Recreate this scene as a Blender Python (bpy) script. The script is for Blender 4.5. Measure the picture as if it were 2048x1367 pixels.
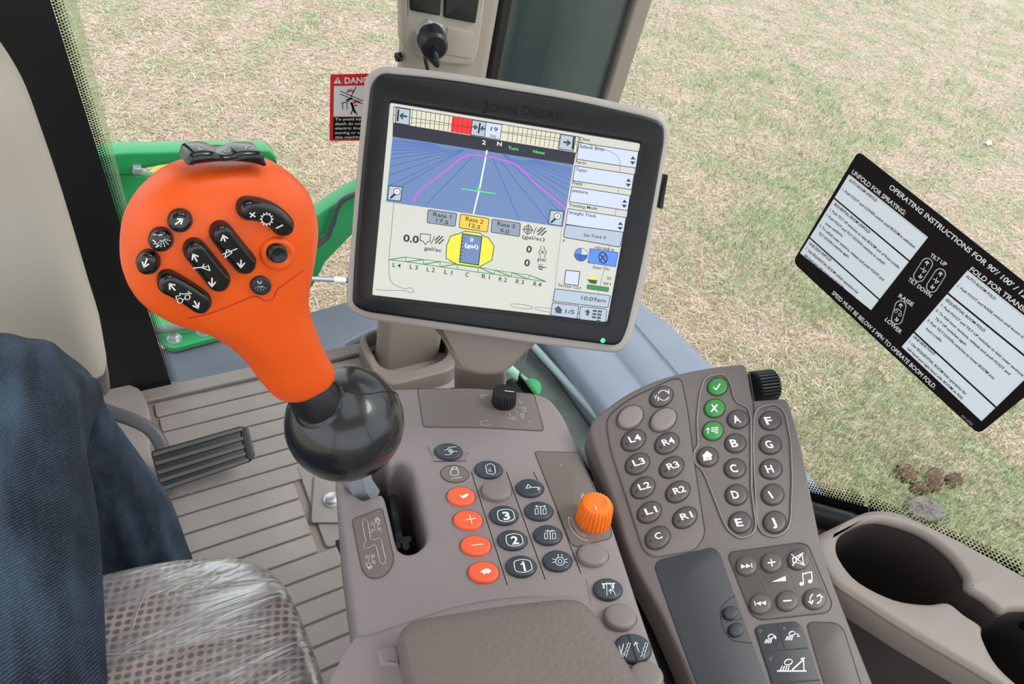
import bpy, bmesh, math, random
import numpy as np
from mathutils import Vector, Matrix
from mathutils.bvhtree import BVHTree
from mathutils.geometry import tessellate_polygon
random.seed(4); RNG = np.random.default_rng(4)
for o in list(bpy.data.objects): bpy.data.objects.remove(o)
SC = bpy.context.scene
COL = SC.collection

# ------------------------------------------------------------------ camera
F = 1320.0
_dn = Vector((-374, 1347, F)).normalized()
_xr = Vector((2476, -604, F)); _xr = (_xr - _dn * _xr.dot(_dn)).normalized()
_up = -_dn
_fw = _up.cross(_xr)
R = Matrix((_xr, _fw, _up))                 # camera frame (right, down, ahead) -> world (right, forward, up)
CAM = Vector((0, 0, 1.2))
cd = bpy.data.cameras.new('camera'); cam = bpy.data.objects.new('camera', cd); COL.objects.link(cam)
cd.sensor_width = 36; cd.lens = F * 36 / 2048; cd.clip_start = .02; cd.clip_end = 300
cr, cu, cb = R @ Vector((1, 0, 0)), R @ Vector((0, -1, 0)), R @ Vector((0, 0, -1))
M = Matrix.Identity(4)
for i in range(3): M[i][0], M[i][1], M[i][2], M[i][3] = cr[i], cu[i], cb[i], CAM[i]
cam.matrix_world = M
SC.camera = cam
# ------------------------------------------------------------------ light
SC.view_settings.view_transform = 'Standard'; SC.view_settings.look = 'None'
SC.view_settings.gamma = 1; SC.view_settings.use_curve_mapping = False
SC.view_settings.exposure = 0.75
w = bpy.data.worlds.new('world'); SC.world = w; w.use_nodes = True
bg = w.node_tree.nodes['Background']; bg.inputs[0].default_value = (.88, .94, 1.0, 1); bg.inputs[1].default_value = 1.0
sd = bpy.data.lights.new('sun', 'SUN'); sd.energy = 1.1; sd.angle = math.radians(25); sd.color = (1, .96, .9)
sun = bpy.data.objects.new('sun', sd); COL.objects.link(sun)
sun.rotation_euler = Vector((-.55, .25, -.8)).to_track_quat('-Z', 'Y').to_euler()

# ------------------------------------------------------------------ materials
def lin(c):
    r = []
    for v in c:
        v /= 255.0
        r.append(v / 12.92 if v <= .04045 else ((v + .055) / 1.055) ** 2.4)
    return tuple(r) + (1,)
MATS = {}
def mat(name, rgb, rough=.5, metal=0, bump=0, bscale=400, vary=0, vscale=8, coat=0, spec=.5, emit=0, rgb2=None):
    if name in MATS: return MATS[name]
    m = bpy.data.materials.new(name); m.use_nodes = True; nt = m.node_tree; p = nt.nodes['Principled BSDF']
    p.inputs['Base Color'].default_value = lin(rgb); p.inputs['Roughness'].default_value = rough
    p.inputs['Metallic'].default_value = metal; p.inputs['Specular IOR Level'].default_value = spec
    if coat: p.inputs['Coat Weight'].default_value = coat; p.inputs['Coat Roughness'].default_value = .1
    if emit:
        p.inputs['Emission Color'].default_value = lin(rgb); p.inputs['Emission Strength'].default_value = emit
        p.inputs['Base Color'].default_value = (.02, .02, .02, 1)
    tc = nt.nodes.new('ShaderNodeTexCoord')
    if bump:
        n = nt.nodes.new('ShaderNodeTexNoise'); n.inputs['Scale'].default_value = bscale; n.inputs['Detail'].default_value = 2
        b = nt.nodes.new('ShaderNodeBump'); b.inputs['Strength'].default_value = bump; b.inputs['Distance'].default_value = .001
        nt.links.new(tc.outputs['Object'], n.inputs['Vector']); nt.links.new(n.outputs['Fac'], b.inputs['Height'])
        nt.links.new(b.outputs['Normal'], p.inputs['Normal'])
    if vary:
        n = nt.nodes.new('ShaderNodeTexNoise'); n.inputs['Scale'].default_value = vscale; n.inputs['Detail'].default_value = 5
        r = nt.nodes.new('ShaderNodeValToRGB'); c2 = lin(rgb2) if rgb2 else tuple(x * (1 - vary) for x in lin(rgb)[:3]) + (1,)
        r.color_ramp.elements[0].position = .35; r.color_ramp.elements[1].position = .65
        r.color_ramp.elements[0].color = c2; r.color_ramp.elements[1].color = lin(rgb)
        nt.links.new(tc.outputs['Object'], n.inputs['Vector']); nt.links.new(n.outputs['Fac'], r.inputs['Fac'])
        nt.links.new(r.outputs['Color'], p.inputs['Base Color'])
    MATS[name] = m
    return m
CONS = mat('console_plastic', (146, 134, 135), .5, bump=.25, bscale=900)
CONS2 = mat('console_label_brown', (122, 111, 107), .42, bump=.05)
KEYP = mat('keypad_plastic', (110, 101, 99), .5, bump=.2, bscale=900)
KEYB = mat('keypad_button_brown', (82, 73, 71), .42, bump=.05)
BLANK = mat('blank_button_brown', (136, 126, 124), .5, bump=.15, bscale=900)
LEATH = mat('armrest_grain', (122, 110, 106), .48, bump=.9, bscale=260)
BLKB = mat('button_slate', (62, 68, 78), .4)
ORB = mat('button_orange', (252, 106, 66), .45)
ORG = mat('orange_grip', (252, 94, 14), .42, bump=.12, bscale=900)
ORK = mat('orange_knob', (255, 126, 30), .4)
BLK = mat('black_plastic', (32, 33, 36), .35)
BLKG = mat('black_gloss', (18, 18, 20), .16, coat=.4)
BALLM = mat('black_satin', (20, 22, 26), .30, coat=.6, spec=.6)
BEZ = mat('black_bezel', (22, 22, 25), .36, spec=.4, bump=.15, bscale=700)
BEZT = mat('black_raised_letters', (4, 4, 5), .25)
SLATE = mat('dark_slate_panel', (44, 47, 54), .45, bump=.1, bscale=600)
POSTM = mat('post_beige_backlit', (176, 166, 154), .38, bump=.1, bscale=60)  # darker beige, the shade on the backlit post and pod is in the colour
BEIGE = mat('beige_plastic', (204, 195, 182), .5, bump=.1, bscale=500)
BEIGE2 = mat('beige_brown_plastic', (138, 127, 120), .5, bump=.1)
GREYR = mat('grey_rim_plastic', (178, 171, 165), .45)
FLOORM = mat('floor_mat_rubber', (160, 151, 148), .62, bump=.35, bscale=500, vary=.12, vscale=9)
FLOORG = mat('floor_mat_groove', (140, 131, 127), .7, bump=.3, bscale=500)
GREY = mat('brushed_steel', (172, 180, 190), .35, metal=.3, bump=.1, bscale=200)
ZINC = mat('zinc_bolt', (200, 202, 205), .3, metal=.7)
PEDB = mat('pedal_rubber', (42, 46, 48), .38, bump=.3, bscale=400)
PEDR = mat('pedal_ridge_grey', (88, 86, 82), .55)  # ridge tops a lighter, dull grey brown than the pad
PEDA = mat('pedal_arm_paint', (98, 98, 104), .45, vary=.2, vscale=20)
GREEN = mat('green_paint', (44, 160, 92), .3, coat=.3)
GREEND = mat('green_button', (52, 138, 62), .42)
YEL = mat('yellow_paint', (240, 205, 60), .35)
DECK2 = mat('grey_blue_deck', (104, 111, 124), .5, vary=.12, vscale=5)
DECK = mat('blue_grey_plastic', (124, 134, 150), .5, vary=.08, vscale=5)
DECKD = mat('deck_shade_grey', (92, 98, 106), .6)
TANK = mat('dark_green_tank', (66, 82, 82), .28, vary=.2, vscale=3)
CHAS = mat('dark_chassis', (74, 86, 84), .6, vary=.3, vscale=12)
WHITE = mat('white_print', (245, 245, 242), .5)
GREYP = mat('pale_grey_print', (205, 200, 196), .5)
DARKL = mat('dark_line', (58, 50, 50), .6)
PALEL = mat('pale_bevel_line', (176, 170, 166), .4)
FRIT = mat('black_frit', (24, 24, 27), .4)
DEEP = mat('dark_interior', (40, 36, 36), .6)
WALLM = mat('speckled_beige_trim', (186, 178, 164), .8, bump=.8, bscale=300, vary=.25, vscale=260)
CEILM = mat('headliner', (214, 208, 200), .8)
RED = mat('red_print', (235, 40, 56), .5)
STW = mat('sticker_white', (214, 221, 230), .5)
def _translucent(m):
    nt = m.node_tree; p = nt.nodes['Principled BSDF']; out = nt.nodes['Material Output']; t = nt.nodes.new('ShaderNodeBsdfTranslucent'); t.inputs[0].default_value = p.inputs['Base Color'].default_value
    mx = nt.nodes.new('ShaderNodeMixShader'); mx.inputs[0].default_value = .5
    nt.links.new(p.outputs[0], mx.inputs[1]); nt.links.new(t.outputs[0], mx.inputs[2]); nt.links.new(mx.outputs[0], out.inputs[0])
_translucent(STW)
STB = mat('sticker_black', (24, 18, 22), .5, spec=.2)
DUNG = mat('dried_dung', (128, 96, 76), .9, bump=1, bscale=30, vary=1, vscale=14, rgb2=(74, 52, 42))
DUNGG = mat('grey_crust', (130, 124, 124), .9, bump=1, bscale=40, vary=1, vscale=20, rgb2=(96, 84, 80))
LEAF = mat('tan_leaf', (200, 160, 124), .8)
HOSE = mat('hose_rubber', (62, 70, 74), .4)

def glass_mat(name, tint, dust=0, haze=0):
    m = bpy.data.materials.new(name); m.use_nodes = True; nt = m.node_tree; nt.nodes.clear()
    out = nt.nodes.new('ShaderNodeOutputMaterial'); tr = nt.nodes.new('ShaderNodeBsdfTransparent'); tr.inputs[0].default_value = tint + (1,)
    gl = nt.nodes.new('ShaderNodeBsdfGlossy'); gl.inputs['Roughness'].default_value = .02
    fr = nt.nodes.new('ShaderNodeFresnel'); fr.inputs[0].default_value = 1.2
    mx = nt.nodes.new('ShaderNodeMixShader')
    nt.links.new(fr.outputs[0], mx.inputs[0]); nt.links.new(tr.outputs[0], mx.inputs[1]); nt.links.new(gl.outputs[0], mx.inputs[2])
    last = mx
    if dust:
        df = nt.nodes.new('ShaderNodeBsdfDiffuse'); df.inputs[0].default_value = (.7, .72, .7, 1)
        tc = nt.nodes.new('ShaderNodeTexCoord'); n = nt.nodes.new('ShaderNodeTexNoise'); n.inputs['Scale'].default_value = 330; n.inputs['Detail'].default_value = 1
        rp = nt.nodes.new('ShaderNodeValToRGB'); rp.color_ramp.elements[0].position = .68; rp.color_ramp.elements[1].position = .78
        rp.color_ramp.elements[1].color = (dust, dust, dust, 1); rp.color_ramp.elements[0].color = (haze, haze, haze, 1)
        m2 = nt.nodes.new('ShaderNodeMixShader')
        nt.links.new(tc.outputs['Object'], n.inputs['Vector']); nt.links.new(n.outputs['Fac'], rp.inputs[0]); nt.links.new(rp.outputs[0], m2.inputs[0])
        nt.links.new(last.outputs[0], m2.inputs[1]); nt.links.new(df.outputs[0], m2.inputs[2]); last = m2
    nt.links.new(last.outputs[0], out.inputs[0])
    return m
GLASS = glass_mat('clear_glass', (.98, .99, .985))
GLASSD = glass_mat('dusty_glass', (.97, .98, .97), .3, .01)
GLASSG = glass_mat('green_edge_glass', (.86, .96, .80), .3, .22)

def scr(name, rgb, k=1.0):
    return mat('screen_' + name, rgb, .3, emit=k)
def denim():
    m = mat('denim', (36, 56, 82), .85); nt = m.node_tree; p = nt.nodes['Principled BSDF']; L = nt.links.new
    def N(t, **k):
        n = nt.nodes.new(t)
        for q, v in k.items(): n.inputs[q].default_value = v
        return n
    def math_(op, a, b, c=None):
        n = nt.nodes.new('ShaderNodeMath'); n.operation = op
        for i, v in enumerate((a, b, c)):
            if v is None: continue
            if isinstance(v, (int, float)): n.inputs[i].default_value = v
            else: L(v, n.inputs[i])
        return n.outputs[0]
    tc = N('ShaderNodeTexCoord'); mp = N('ShaderNodeMapping'); mp.inputs['Rotation'].default_value = (0, 0, 1.0)
    ms = N('ShaderNodeMapping'); ms.inputs['Scale'].default_value = (34, 5, 12)
    wv = N('ShaderNodeTexWave', Scale=150, Distortion=.4); wv.inputs['Detail Scale'].default_value = 4
    low = N('ShaderNodeTexNoise', Scale=9, Detail=5); fine = N('ShaderNodeTexNoise', Scale=520, Detail=1); st = N('ShaderNodeTexNoise', Scale=1, Detail=4)
    L(tc.outputs['UV'], mp.inputs[0]); L(mp.outputs[0], wv.inputs[0]); L(tc.outputs['Object'], low.inputs[0]); L(tc.outputs['Object'], fine.inputs[0]); L(tc.outputs['Object'], ms.inputs[0]); L(ms.outputs[0], st.inputs[0])
    tw = math_('MULTIPLY', math_('MULTIPLY_ADD', wv.outputs['Fac'], .8, .15), fine.outputs['Fac'])
    base_ = math_('MULTIPLY_ADD', low.outputs['Fac'], 1.0, math_('MULTIPLY_ADD', st.outputs['Fac'], 1.3, -1.05))
    v = math_('MULTIPLY_ADD', tw, .75, base_)
    r = N('ShaderNodeValToRGB'); r.color_ramp.elements[0].position = .12; r.color_ramp.elements[0].color = lin((14, 22, 38)); r.color_ramp.elements[1].color = lin((86, 110, 134))
    L(v, r.inputs[0]); L(r.outputs[0], p.inputs['Base Color'])
    b = N('ShaderNodeBump', Strength=.15, Distance=.001); L(wv.outputs['Fac'], b.inputs['Height']); L(b.outputs[0], p.inputs['Normal'])
    return m
DENIM = denim()
def seat_fabric():
    m = mat('patterned_seat_fabric', (178, 160, 150), .9); nt = m.node_tree; p = nt.nodes['Principled BSDF']; L = nt.links.new
    tc = nt.nodes.new('ShaderNodeTexCoord'); mp = nt.nodes.new('ShaderNodeMapping'); mp.inputs['Scale'].default_value = (112, 132, 0); mp.inputs['Rotation'].default_value = (0, 0, .25)
    v = nt.nodes.new('ShaderNodeTexVoronoi'); v.inputs['Scale'].default_value = 1; v.inputs['Randomness'].default_value = .12
    r = nt.nodes.new('ShaderNodeValToRGB'); r.color_ramp.elements[0].position = .26; r.color_ramp.elements[1].position = .46
    r.color_ramp.elements[0].color = lin((120, 110, 124)); r.color_ramp.elements[1].color = lin((214, 192, 178))
    L(tc.outputs['Object'], mp.inputs[0]); L(mp.outputs[0], v.inputs['Vector']); L(v.outputs['Distance'], r.inputs[0]); L(r.outputs[0], p.inputs['Base Color'])
    return m
def film():
    m = bpy.data.materials.new('clear_plastic_film'); m.use_nodes = True; nt = m.node_tree; nt.nodes.clear(); L = nt.links.new
    out = nt.nodes.new('ShaderNodeOutputMaterial'); tr = nt.nodes.new('ShaderNodeBsdfTransparent'); tr.inputs[0].default_value = (.97, .97, .98, 1)
    gl = nt.nodes.new('ShaderNodeBsdfGlossy'); gl.inputs['Roughness'].default_value = .28
    tc = nt.nodes.new('ShaderNodeTexCoord'); mp = nt.nodes.new('ShaderNodeMapping'); mp.inputs['Scale'].default_value = (4, 26, 12); mp.inputs['Rotation'].default_value = (0, 0, -.35)
    n = nt.nodes.new('ShaderNodeTexNoise'); n.inputs['Scale'].default_value = 1; n.inputs['Detail'].default_value = 4; n.inputs['Distortion'].default_value = .6
    b = nt.nodes.new('ShaderNodeBump'); b.inputs['Strength'].default_value = 1; b.inputs['Distance'].default_value = .012
    mx = nt.nodes.new('ShaderNodeMixShader')
    r = nt.nodes.new('ShaderNodeMapRange'); r.inputs[1].default_value = .40; r.inputs[2].default_value = .60; r.inputs[3].default_value = .08; r.inputs[4].default_value = .55
    L(tc.outputs['Object'], mp.inputs[0]); L(mp.outputs[0], n.inputs[0]); L(n.outputs['Fac'], b.inputs['Height']); L(b.outputs[0], gl.inputs['Normal'])
    n2 = nt.nodes.new('ShaderNodeTexNoise'); n2.inputs['Scale'].default_value = 7; n2.inputs['Detail'].default_value = 2
    r2 = nt.nodes.new('ShaderNodeMapRange'); r2.inputs[1].default_value = .32; r2.inputs[2].default_value = .52; r2.inputs[3].default_value = .25; r2.inputs[4].default_value = 1
    ml = nt.nodes.new('ShaderNodeMath'); ml.operation = 'MULTIPLY'
    L(tc.outputs['Object'], n2.inputs[0]); L(n2.outputs['Fac'], r2.inputs[0]); L(r.outputs[0], ml.inputs[0]); L(r2.outputs[0], ml.inputs[1])
    L(n.outputs['Fac'], r.inputs[0]); L(ml.outputs[0], mx.inputs[0]); L(tr.outputs[0], mx.inputs[1]); L(gl.outputs[0], mx.inputs[2]); df = nt.nodes.new('ShaderNodeBsdfDiffuse'); df.inputs[0].default_value = (.86, .84, .88, 1); m3 = nt.nodes.new('ShaderNodeMixShader'); mm = nt.nodes.new('ShaderNodeMath'); mm.operation = 'MULTIPLY'; mm.inputs[1].default_value = .28  # whitish diffuse layer stands in for bright window reflections in the wrinkles
    L(ml.outputs[0], mm.inputs[0]); L(mm.outputs[0], m3.inputs[0]); L(mx.outputs[0], m3.inputs[1]); L(df.outputs[0], m3.inputs[2]); L(m3.outputs[0], out.inputs[0])
    return m

# ------------------------------------------------------------------ geometry helpers
class Plane:
    def __init__(s, o, n, ex=(1, 0, 0)):
        s.o = Vector(o); s.n = Vector(n).normalized(); ex = Vector(ex)
        s.x = (ex - s.n * ex.dot(s.n)).normalized(); s.y = s.n.cross(s.x)
    def hit(s, px, py, h=0):
        d = R @ Vector((px - 1024, py - 683.5, F))
        o = s.o + s.n * h
        return CAM + d * ((o - CAM).dot(s.n) / d.dot(s.n))
    def uv(s, px, py, h=0):
        q = s.hit(px, py, h) - s.o
        return (q.dot(s.x), q.dot(s.y))
    def w(s, a, b, h=0): return s.o + s.x * a + s.y * b + s.n * h
def ray(px, py): return (R @ Vector((px - 1024, py - 683.5, F))).normalized()
def at(px, py, t): return CAM + ray(px, py) * t

class MB:
    def __init__(s): s.v = []; s.f = []; s.m = []; s.mats = []
    def mi(s, m):
        if m not in s.mats: s.mats.append(m)
        return s.mats.index(m)
    def add(s, v, f, m):
        b = len(s.v); k = s.mi(m); s.v += [Vector(x) for x in v]; s.f += [tuple(b + i for i in q) for q in f]; s.m += [k] * len(f)
        return s
    def build(s, name, parent=None, ang=35, loc=None, smooth=True):
        if parent is not None:
            r = parent
            while r.parent: r = r.parent
            off = r.location.copy()
        else:
            if loc is None:
                a = np.array([tuple(q) for q in s.v]); off = Vector(((a[:, 0].min() + a[:, 0].max()) / 2, (a[:, 1].min() + a[:, 1].max()) / 2, a[:, 2].min()))
            else: off = Vector(loc)
        me = bpy.data.meshes.new(name); me.from_pydata([tuple(q - off) for q in s.v], [], s.f)
        for m in s.mats: me.materials.append(m)
        me.polygons.foreach_set('material_index', s.m)
        bm = bmesh.new(); bm.from_mesh(me); bmesh.ops.recalc_face_normals(bm, faces=bm.faces[:]) if smooth else None; bm.to_mesh(me); bm.free()
        me.polygons.foreach_set('use_smooth', [smooth] * len(me.polygons))
        if smooth: me.set_sharp_from_angle(angle=math.radians(ang))
        me.update()
        o = bpy.data.objects.new(name, me); COL.objects.link(o)
        if parent is not None: o.parent = parent
        else: o.location = off
        return o
def thing(name, label, cat, loc, group=None):
    o = bpy.data.objects.new(name, None); COL.objects.link(o); o.location = loc; o.empty_display_size = .05
    o['label'] = label; o['category'] = cat
    if group: o['group'] = group
    return o
def tag(o, label, cat, group=None):
    o['label'] = label; o['category'] = cat
    if group: o['group'] = group
    return o
def struct(o): o['kind'] = 'structure'; return o

def ell(cx, cy, a, b, rot=0, n=40):
    r = math.radians(rot); c, s_ = math.cos(r), math.sin(r)
    return [(cx + a * math.cos(t) * c - b * math.sin(t) * s_, cy + a * math.cos(t) * s_ + b * math.sin(t) * c) for t in [2 * math.pi * k / n for k in range(n)]]
def bez(p, n=10):
    if len(p) == 1: return list(p)
    if len(p) == 2: return [(p[0][0] + (p[1][0] - p[0][0]) * k / n, p[0][1] + (p[1][1] - p[0][1]) * k / n) for k in range(n + 1)]
    (a, b, c) = p
    b = (2 * b[0] - (a[0] + c[0]) / 2, 2 * b[1] - (a[1] + c[1]) / 2)
    return [((1 - t) ** 2 * a[0] + 2 * t * (1 - t) * b[0] + t * t * c[0], (1 - t) ** 2 * a[1] + 2 * t * (1 - t) * b[1] + t * t * c[1]) for t in [k / n for k in range(n + 1)]]
def bean(sp, r, cap=9):
    n = len(sp); L_, R_ = [], []; dirs = []
    for i in range(n):
        a = sp[max(0, i - 1)]; b = sp[min(n - 1, i + 1)]; d = Vector((b[0] - a[0], b[1] - a[1])).normalized(); dirs.append(d)
        L_.append((sp[i][0] - d.y * r, sp[i][1] + d.x * r)); R_.append((sp[i][0] + d.y * r, sp[i][1] - d.x * r))
    def arc(c, d, sgn):
        a0 = math.atan2(d.x * sgn, -d.y * sgn); return [(c[0] + r * math.cos(a0 - math.pi * k / cap), c[1] + r * math.sin(a0 - math.pi * k / cap)) for k in range(1, cap)]
    return L_ + arc(sp[-1], dirs[-1], 1) + R_[::-1] + arc(sp[0], dirs[0], -1)
def catmull(p, n=6, closed=True):
    out = []; N = len(p)
    for i in range(N if closed else N - 1):
        q = [p[(i + k) % N] if closed else p[min(max(i + k, 0), N - 1)] for k in (-1, 0, 1, 2)]
        for k in range(n):
            t = k / n
            out.append(tuple(.5 * ((2 * q[1][j]) + (-q[0][j] + q[2][j]) * t + (2 * q[0][j] - 5 * q[1][j] + 4 * q[2][j] - q[3][j]) * t * t + (-q[0][j] + 3 * q[1][j] - 3 * q[2][j] + q[3][j]) * t ** 3) for j in range(len(p[0]))))
    if not closed: out.append(tuple(p[-1]))
    return out
def rnd(p, r, n=5):
    out = []; N = len(p)
    for i in range(N):
        a, b, c = Vector(p[i - 1]), Vector(p[i]), Vector(p[(i + 1) % N])
        rr = r[i] if isinstance(r, (list, tuple)) else r
        d1 = (a - b); d2 = (c - b); rr = min(rr, d1.length * .48, d2.length * .48)
        s_ = b + d1.normalized() * rr; e = b + d2.normalized() * rr
        for k in range(n + 1):
            t = k / n; q = s_ * (1 - t) ** 2 + b * 2 * t * (1 - t) + e * t * t; out.append((q.x, q.y))
    return out

def _clean(lp, eps=.0003):
    out = []
    for q in lp:
        if not out or math.hypot(q[0] - out[-1][0], q[1] - out[-1][1]) > eps: out.append((q[0], q[1]))
    while len(out) > 3 and math.hypot(out[0][0] - out[-1][0], out[0][1] - out[-1][1]) < eps: out.pop()
    return out
def _area(lp): return sum(lp[i - 1][0] * lp[i][1] - lp[i][0] * lp[i - 1][1] for i in range(len(lp))) / 2
def _inset(lp, d):
    """move a loop to its left by d (inwards for a counter-clockwise outline)"""
    n = len(lp); out = []
    for i in range(n):
        a, b, c = Vector(lp[i - 1]), Vector(lp[i]), Vector(lp[(i + 1) % n])
        u, v = (b - a).normalized(), (c - b).normalized(); n1, n2 = Vector((-u.y, u.x)), Vector((-v.y, v.x)); m_ = n1 + n2
        if m_.length < 1e-4: m_ = n1
        m_.normalize(); k = 1 / max(m_.dot(n1), .5); q = b + m_ * d * k; out.append((q.x, q.y))
    return out
def plate2(mb, pl, loops, z0, z1, bev, m, br=3):
    """extruded plate with holes and rounded rims; loops are 2D in the plane's own metres"""
    bev = min(bev, (z1 - z0) * .499); LP = []
    for i, lp in enumerate(loops):
        lp = _clean(lp); A = _area(lp)
        if (A < 0) == (i == 0): lp = lp[::-1]
        LP.append(lp)
    V = []; Fc = []; tops = []; bots = []
    for lp in LP:
        n = len(lp); rings = [(0, z0)] if bev <= 0 else [(bev * (1 - math.sin(t)), z0 + bev * (1 - math.cos(t))) for t in [0, math.pi / 4, math.pi / 2]]
        up = [(0, z1)] if bev <= 0 else [(bev * (1 - math.cos(t)), z1 - bev * (1 - math.sin(t))) for t in [math.pi / 2 * k / br for k in range(br + 1)]]
        b0 = len(V); rr = rings + up
        for d, z in rr:
            for q in (_inset(lp, d) if d > 0 else lp): V.append((q[0], q[1], z))
        for k in range(len(rr) - 1):
            for i in range(n): Fc.append((b0 + k * n + i, b0 + k * n + (i + 1) % n, b0 + (k + 1) * n + (i + 1) % n, b0 + (k + 1) * n + i))
        bots.append(list(range(b0, b0 + n))); tops.append(list(range(b0 + (len(rr) - 1) * n, b0 + len(rr) * n)))
    for cap, flip in ((tops, False), (bots, True)):
        flat = [i for c in cap for i in c]
        for t in tessellate_polygon([[Vector(V[i]) for i in c] for c in cap]): Fc.append(tuple(flat[i] for i in t))
    mb.add([pl.w(*v) for v in V], Fc, m)
    return mb
def plate(mb, pl, px, z0, z1, bev, m, holes=(), ref=None):
    h = z1 if ref is None else ref
    return plate2(mb, pl, [[pl.uv(*q, h) for q in px]] + [[pl.uv(*q, h) for q in hl] for hl in holes], z0, z1, bev, m)
def dome(mb, pl, rings, m, base=-.002):
    """rings: list of (pixel outline, height), outermost first"""
    V = []; Fc = []; n = len(rings[0][0])
    h0 = rings[0][1]
    V += [pl.w(*pl.uv(*q, h0), base) for q in rings[0][0]]
    for o_, h in rings: V += [pl.w(*pl.uv(*q, h0), h) for q in o_]
    for k in range(len(rings)):
        for i in range(n): Fc.append((k * n + i, k * n + (i + 1) % n, (k + 1) * n + (i + 1) % n, (k + 1) * n + i))
    b = len(rings) * n; c = sum((V[b + i] for i in range(n)), Vector()) / n; V.append(c)
    for i in range(n): Fc.append((b + i, b + (i + 1) % n, len(V) - 1))
    mb.add(V, Fc, m); return mb
PROF = [(1, .45), (.975, .7), (.93, .86), (.82, .97), (.6, 1.03), (.3, 1.06)]
def ebutton(mb, pl, cx, cy, a, b, rot, h, m, z=0, prof=PROF, sink=.002):
    return dome(mb, pl, [(ell(cx, cy, a * k, b * k, rot), z + h * q) for k, q in prof], m, base=z - sink)
def bbutton(mb, pl, sp, r, h, m, z=0, prof=PROF, sink=.003):
    s_ = bez(sp)
    return dome(mb, pl, [(bean(s_, r * max(k, .12)), z + h * q) for k, q in prof], m, base=z - sink)
def poly(mb, pl, px, h, m):
    V = [pl.hit(*q, h) for q in px]; mb.add(V, [tuple(range(len(V)))], m); return mb
def stroke(mb, pl, pts, wpx, h, m, closed=False):
    """flat line following pixels on the plane; width given in pixels"""
    if closed: pts = list(pts) + [pts[0]]
    P_ = [Vector(pl.uv(*q, h)) for q in pts]
    for i in range(len(P_) - 1):
        a, b = P_[i], P_[i + 1]; d = b - a
        if d.length < 1e-7: continue
        wd = wpx * (pl.w(*a, h) - CAM).length / F / 2
        d.normalize(); nn = Vector((-d.y, d.x)) * wd; e = d * wd * .7
        mb.add([pl.w(*(a - e + nn), h), pl.w(*(a - e - nn), h), pl.w(*(b + e - nn), h), pl.w(*(b + e + nn), h)], [(0, 1, 2, 3)], m)
    return mb
def text(mb, pl, s_, p0, p1, hpx, h, m, bold=0):
    """baseline from pixel p0 to p1; hpx = cap height in pixels"""
    a, b = Vector(pl.uv(*p0, h)), Vector(pl.uv(*p1, h)); d = b - a
    cu_ = bpy.data.curves.new('t', 'FONT'); cu_.body = s_; cu_.fill_mode = 'FRONT'; cu_.size = 1; cu_.offset = bold; cu_.resolution_u = 3
    ob = bpy.data.objects.new('t', cu_); me = bpy.data.meshes.new_from_object(ob)
    if len(me.vertices):
        xs = [v.co.x for v in me.vertices]; x0, x1 = min(xs), max(xs)
        sx = d.length / (x1 - x0); d.normalize(); nn = Vector((-d.y, d.x))
        sy = hpx * (pl.w(*a, h) - CAM).length / F / .70
        # foreshortening of the vertical direction on this plane
        q0 = pl.w(*a, h); q1 = pl.w(*(a + nn * .005), h)
        def pr(q):
            c = R.transposed() @ (q - CAM); return Vector((c.x / c.z * F, c.y / c.z * F))
        k = (pr(q1) - pr(q0)).length / .005 * (q0 - CAM).length / F
        sy /= max(k, .3)
        V = []
        for v in me.vertices:
            q = a + d * (v.co.x - x0) * sx + nn * v.co.y * sy; V.append(pl.w(q.x, q.y, h))
        mb.add(V, [tuple(p.vertices) for p in me.polygons], m)
    bpy.data.objects.remove(ob); bpy.data.curves.remove(cu_); bpy.data.meshes.remove(me)
    return mb
def box(mb, a, b, m):
    x0, y0, z0 = a; x1, y1, z1 = b
    mb.add([(x0, y0, z0), (x1, y0, z0), (x1, y1, z0), (x0, y1, z0), (x0, y0, z1), (x1, y0, z1), (x1, y1, z1), (x0, y1, z1)],
           [(0, 3, 2, 1), (4, 5, 6, 7), (0, 1, 5, 4), (1, 2, 6, 5), (2, 3, 7, 6), (3, 0, 4, 7)], m); return mb
def tube(mb, pts, rad, m, n=16, flat=1.0, cap=True):
    pts = [Vector(p) for p in pts]; V = []; Fc = []
    if not isinstance(rad, (list, tuple)): rad = [rad] * len(pts)
    prev = None
    for i, p in enumerate(pts):
        t = (pts[min(i + 1, len(pts) - 1)] - pts[max(i - 1, 0)]).normalized()
        if prev is None: prev = t.orthogonal().normalized()
        u = (prev - t * prev.dot(t)).normalized(); prev = u; v = t.cross(u)
        for k in range(n):
            a = 2 * math.pi * k / n; V.append(p + (u * math.cos(a) + v * math.sin(a) * flat) * rad[i])
    for i in range(len(pts) - 1):
        for k in range(n): Fc.append((i * n + k, i * n + (k + 1) % n, (i + 1) * n + (k + 1) % n, (i + 1) * n + k))
    if cap: Fc.append(tuple(range(n))[::-1]); Fc.append(tuple(range((len(pts) - 1) * n, len(pts) * n)))
    mb.add(V, Fc, m); return mb
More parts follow.
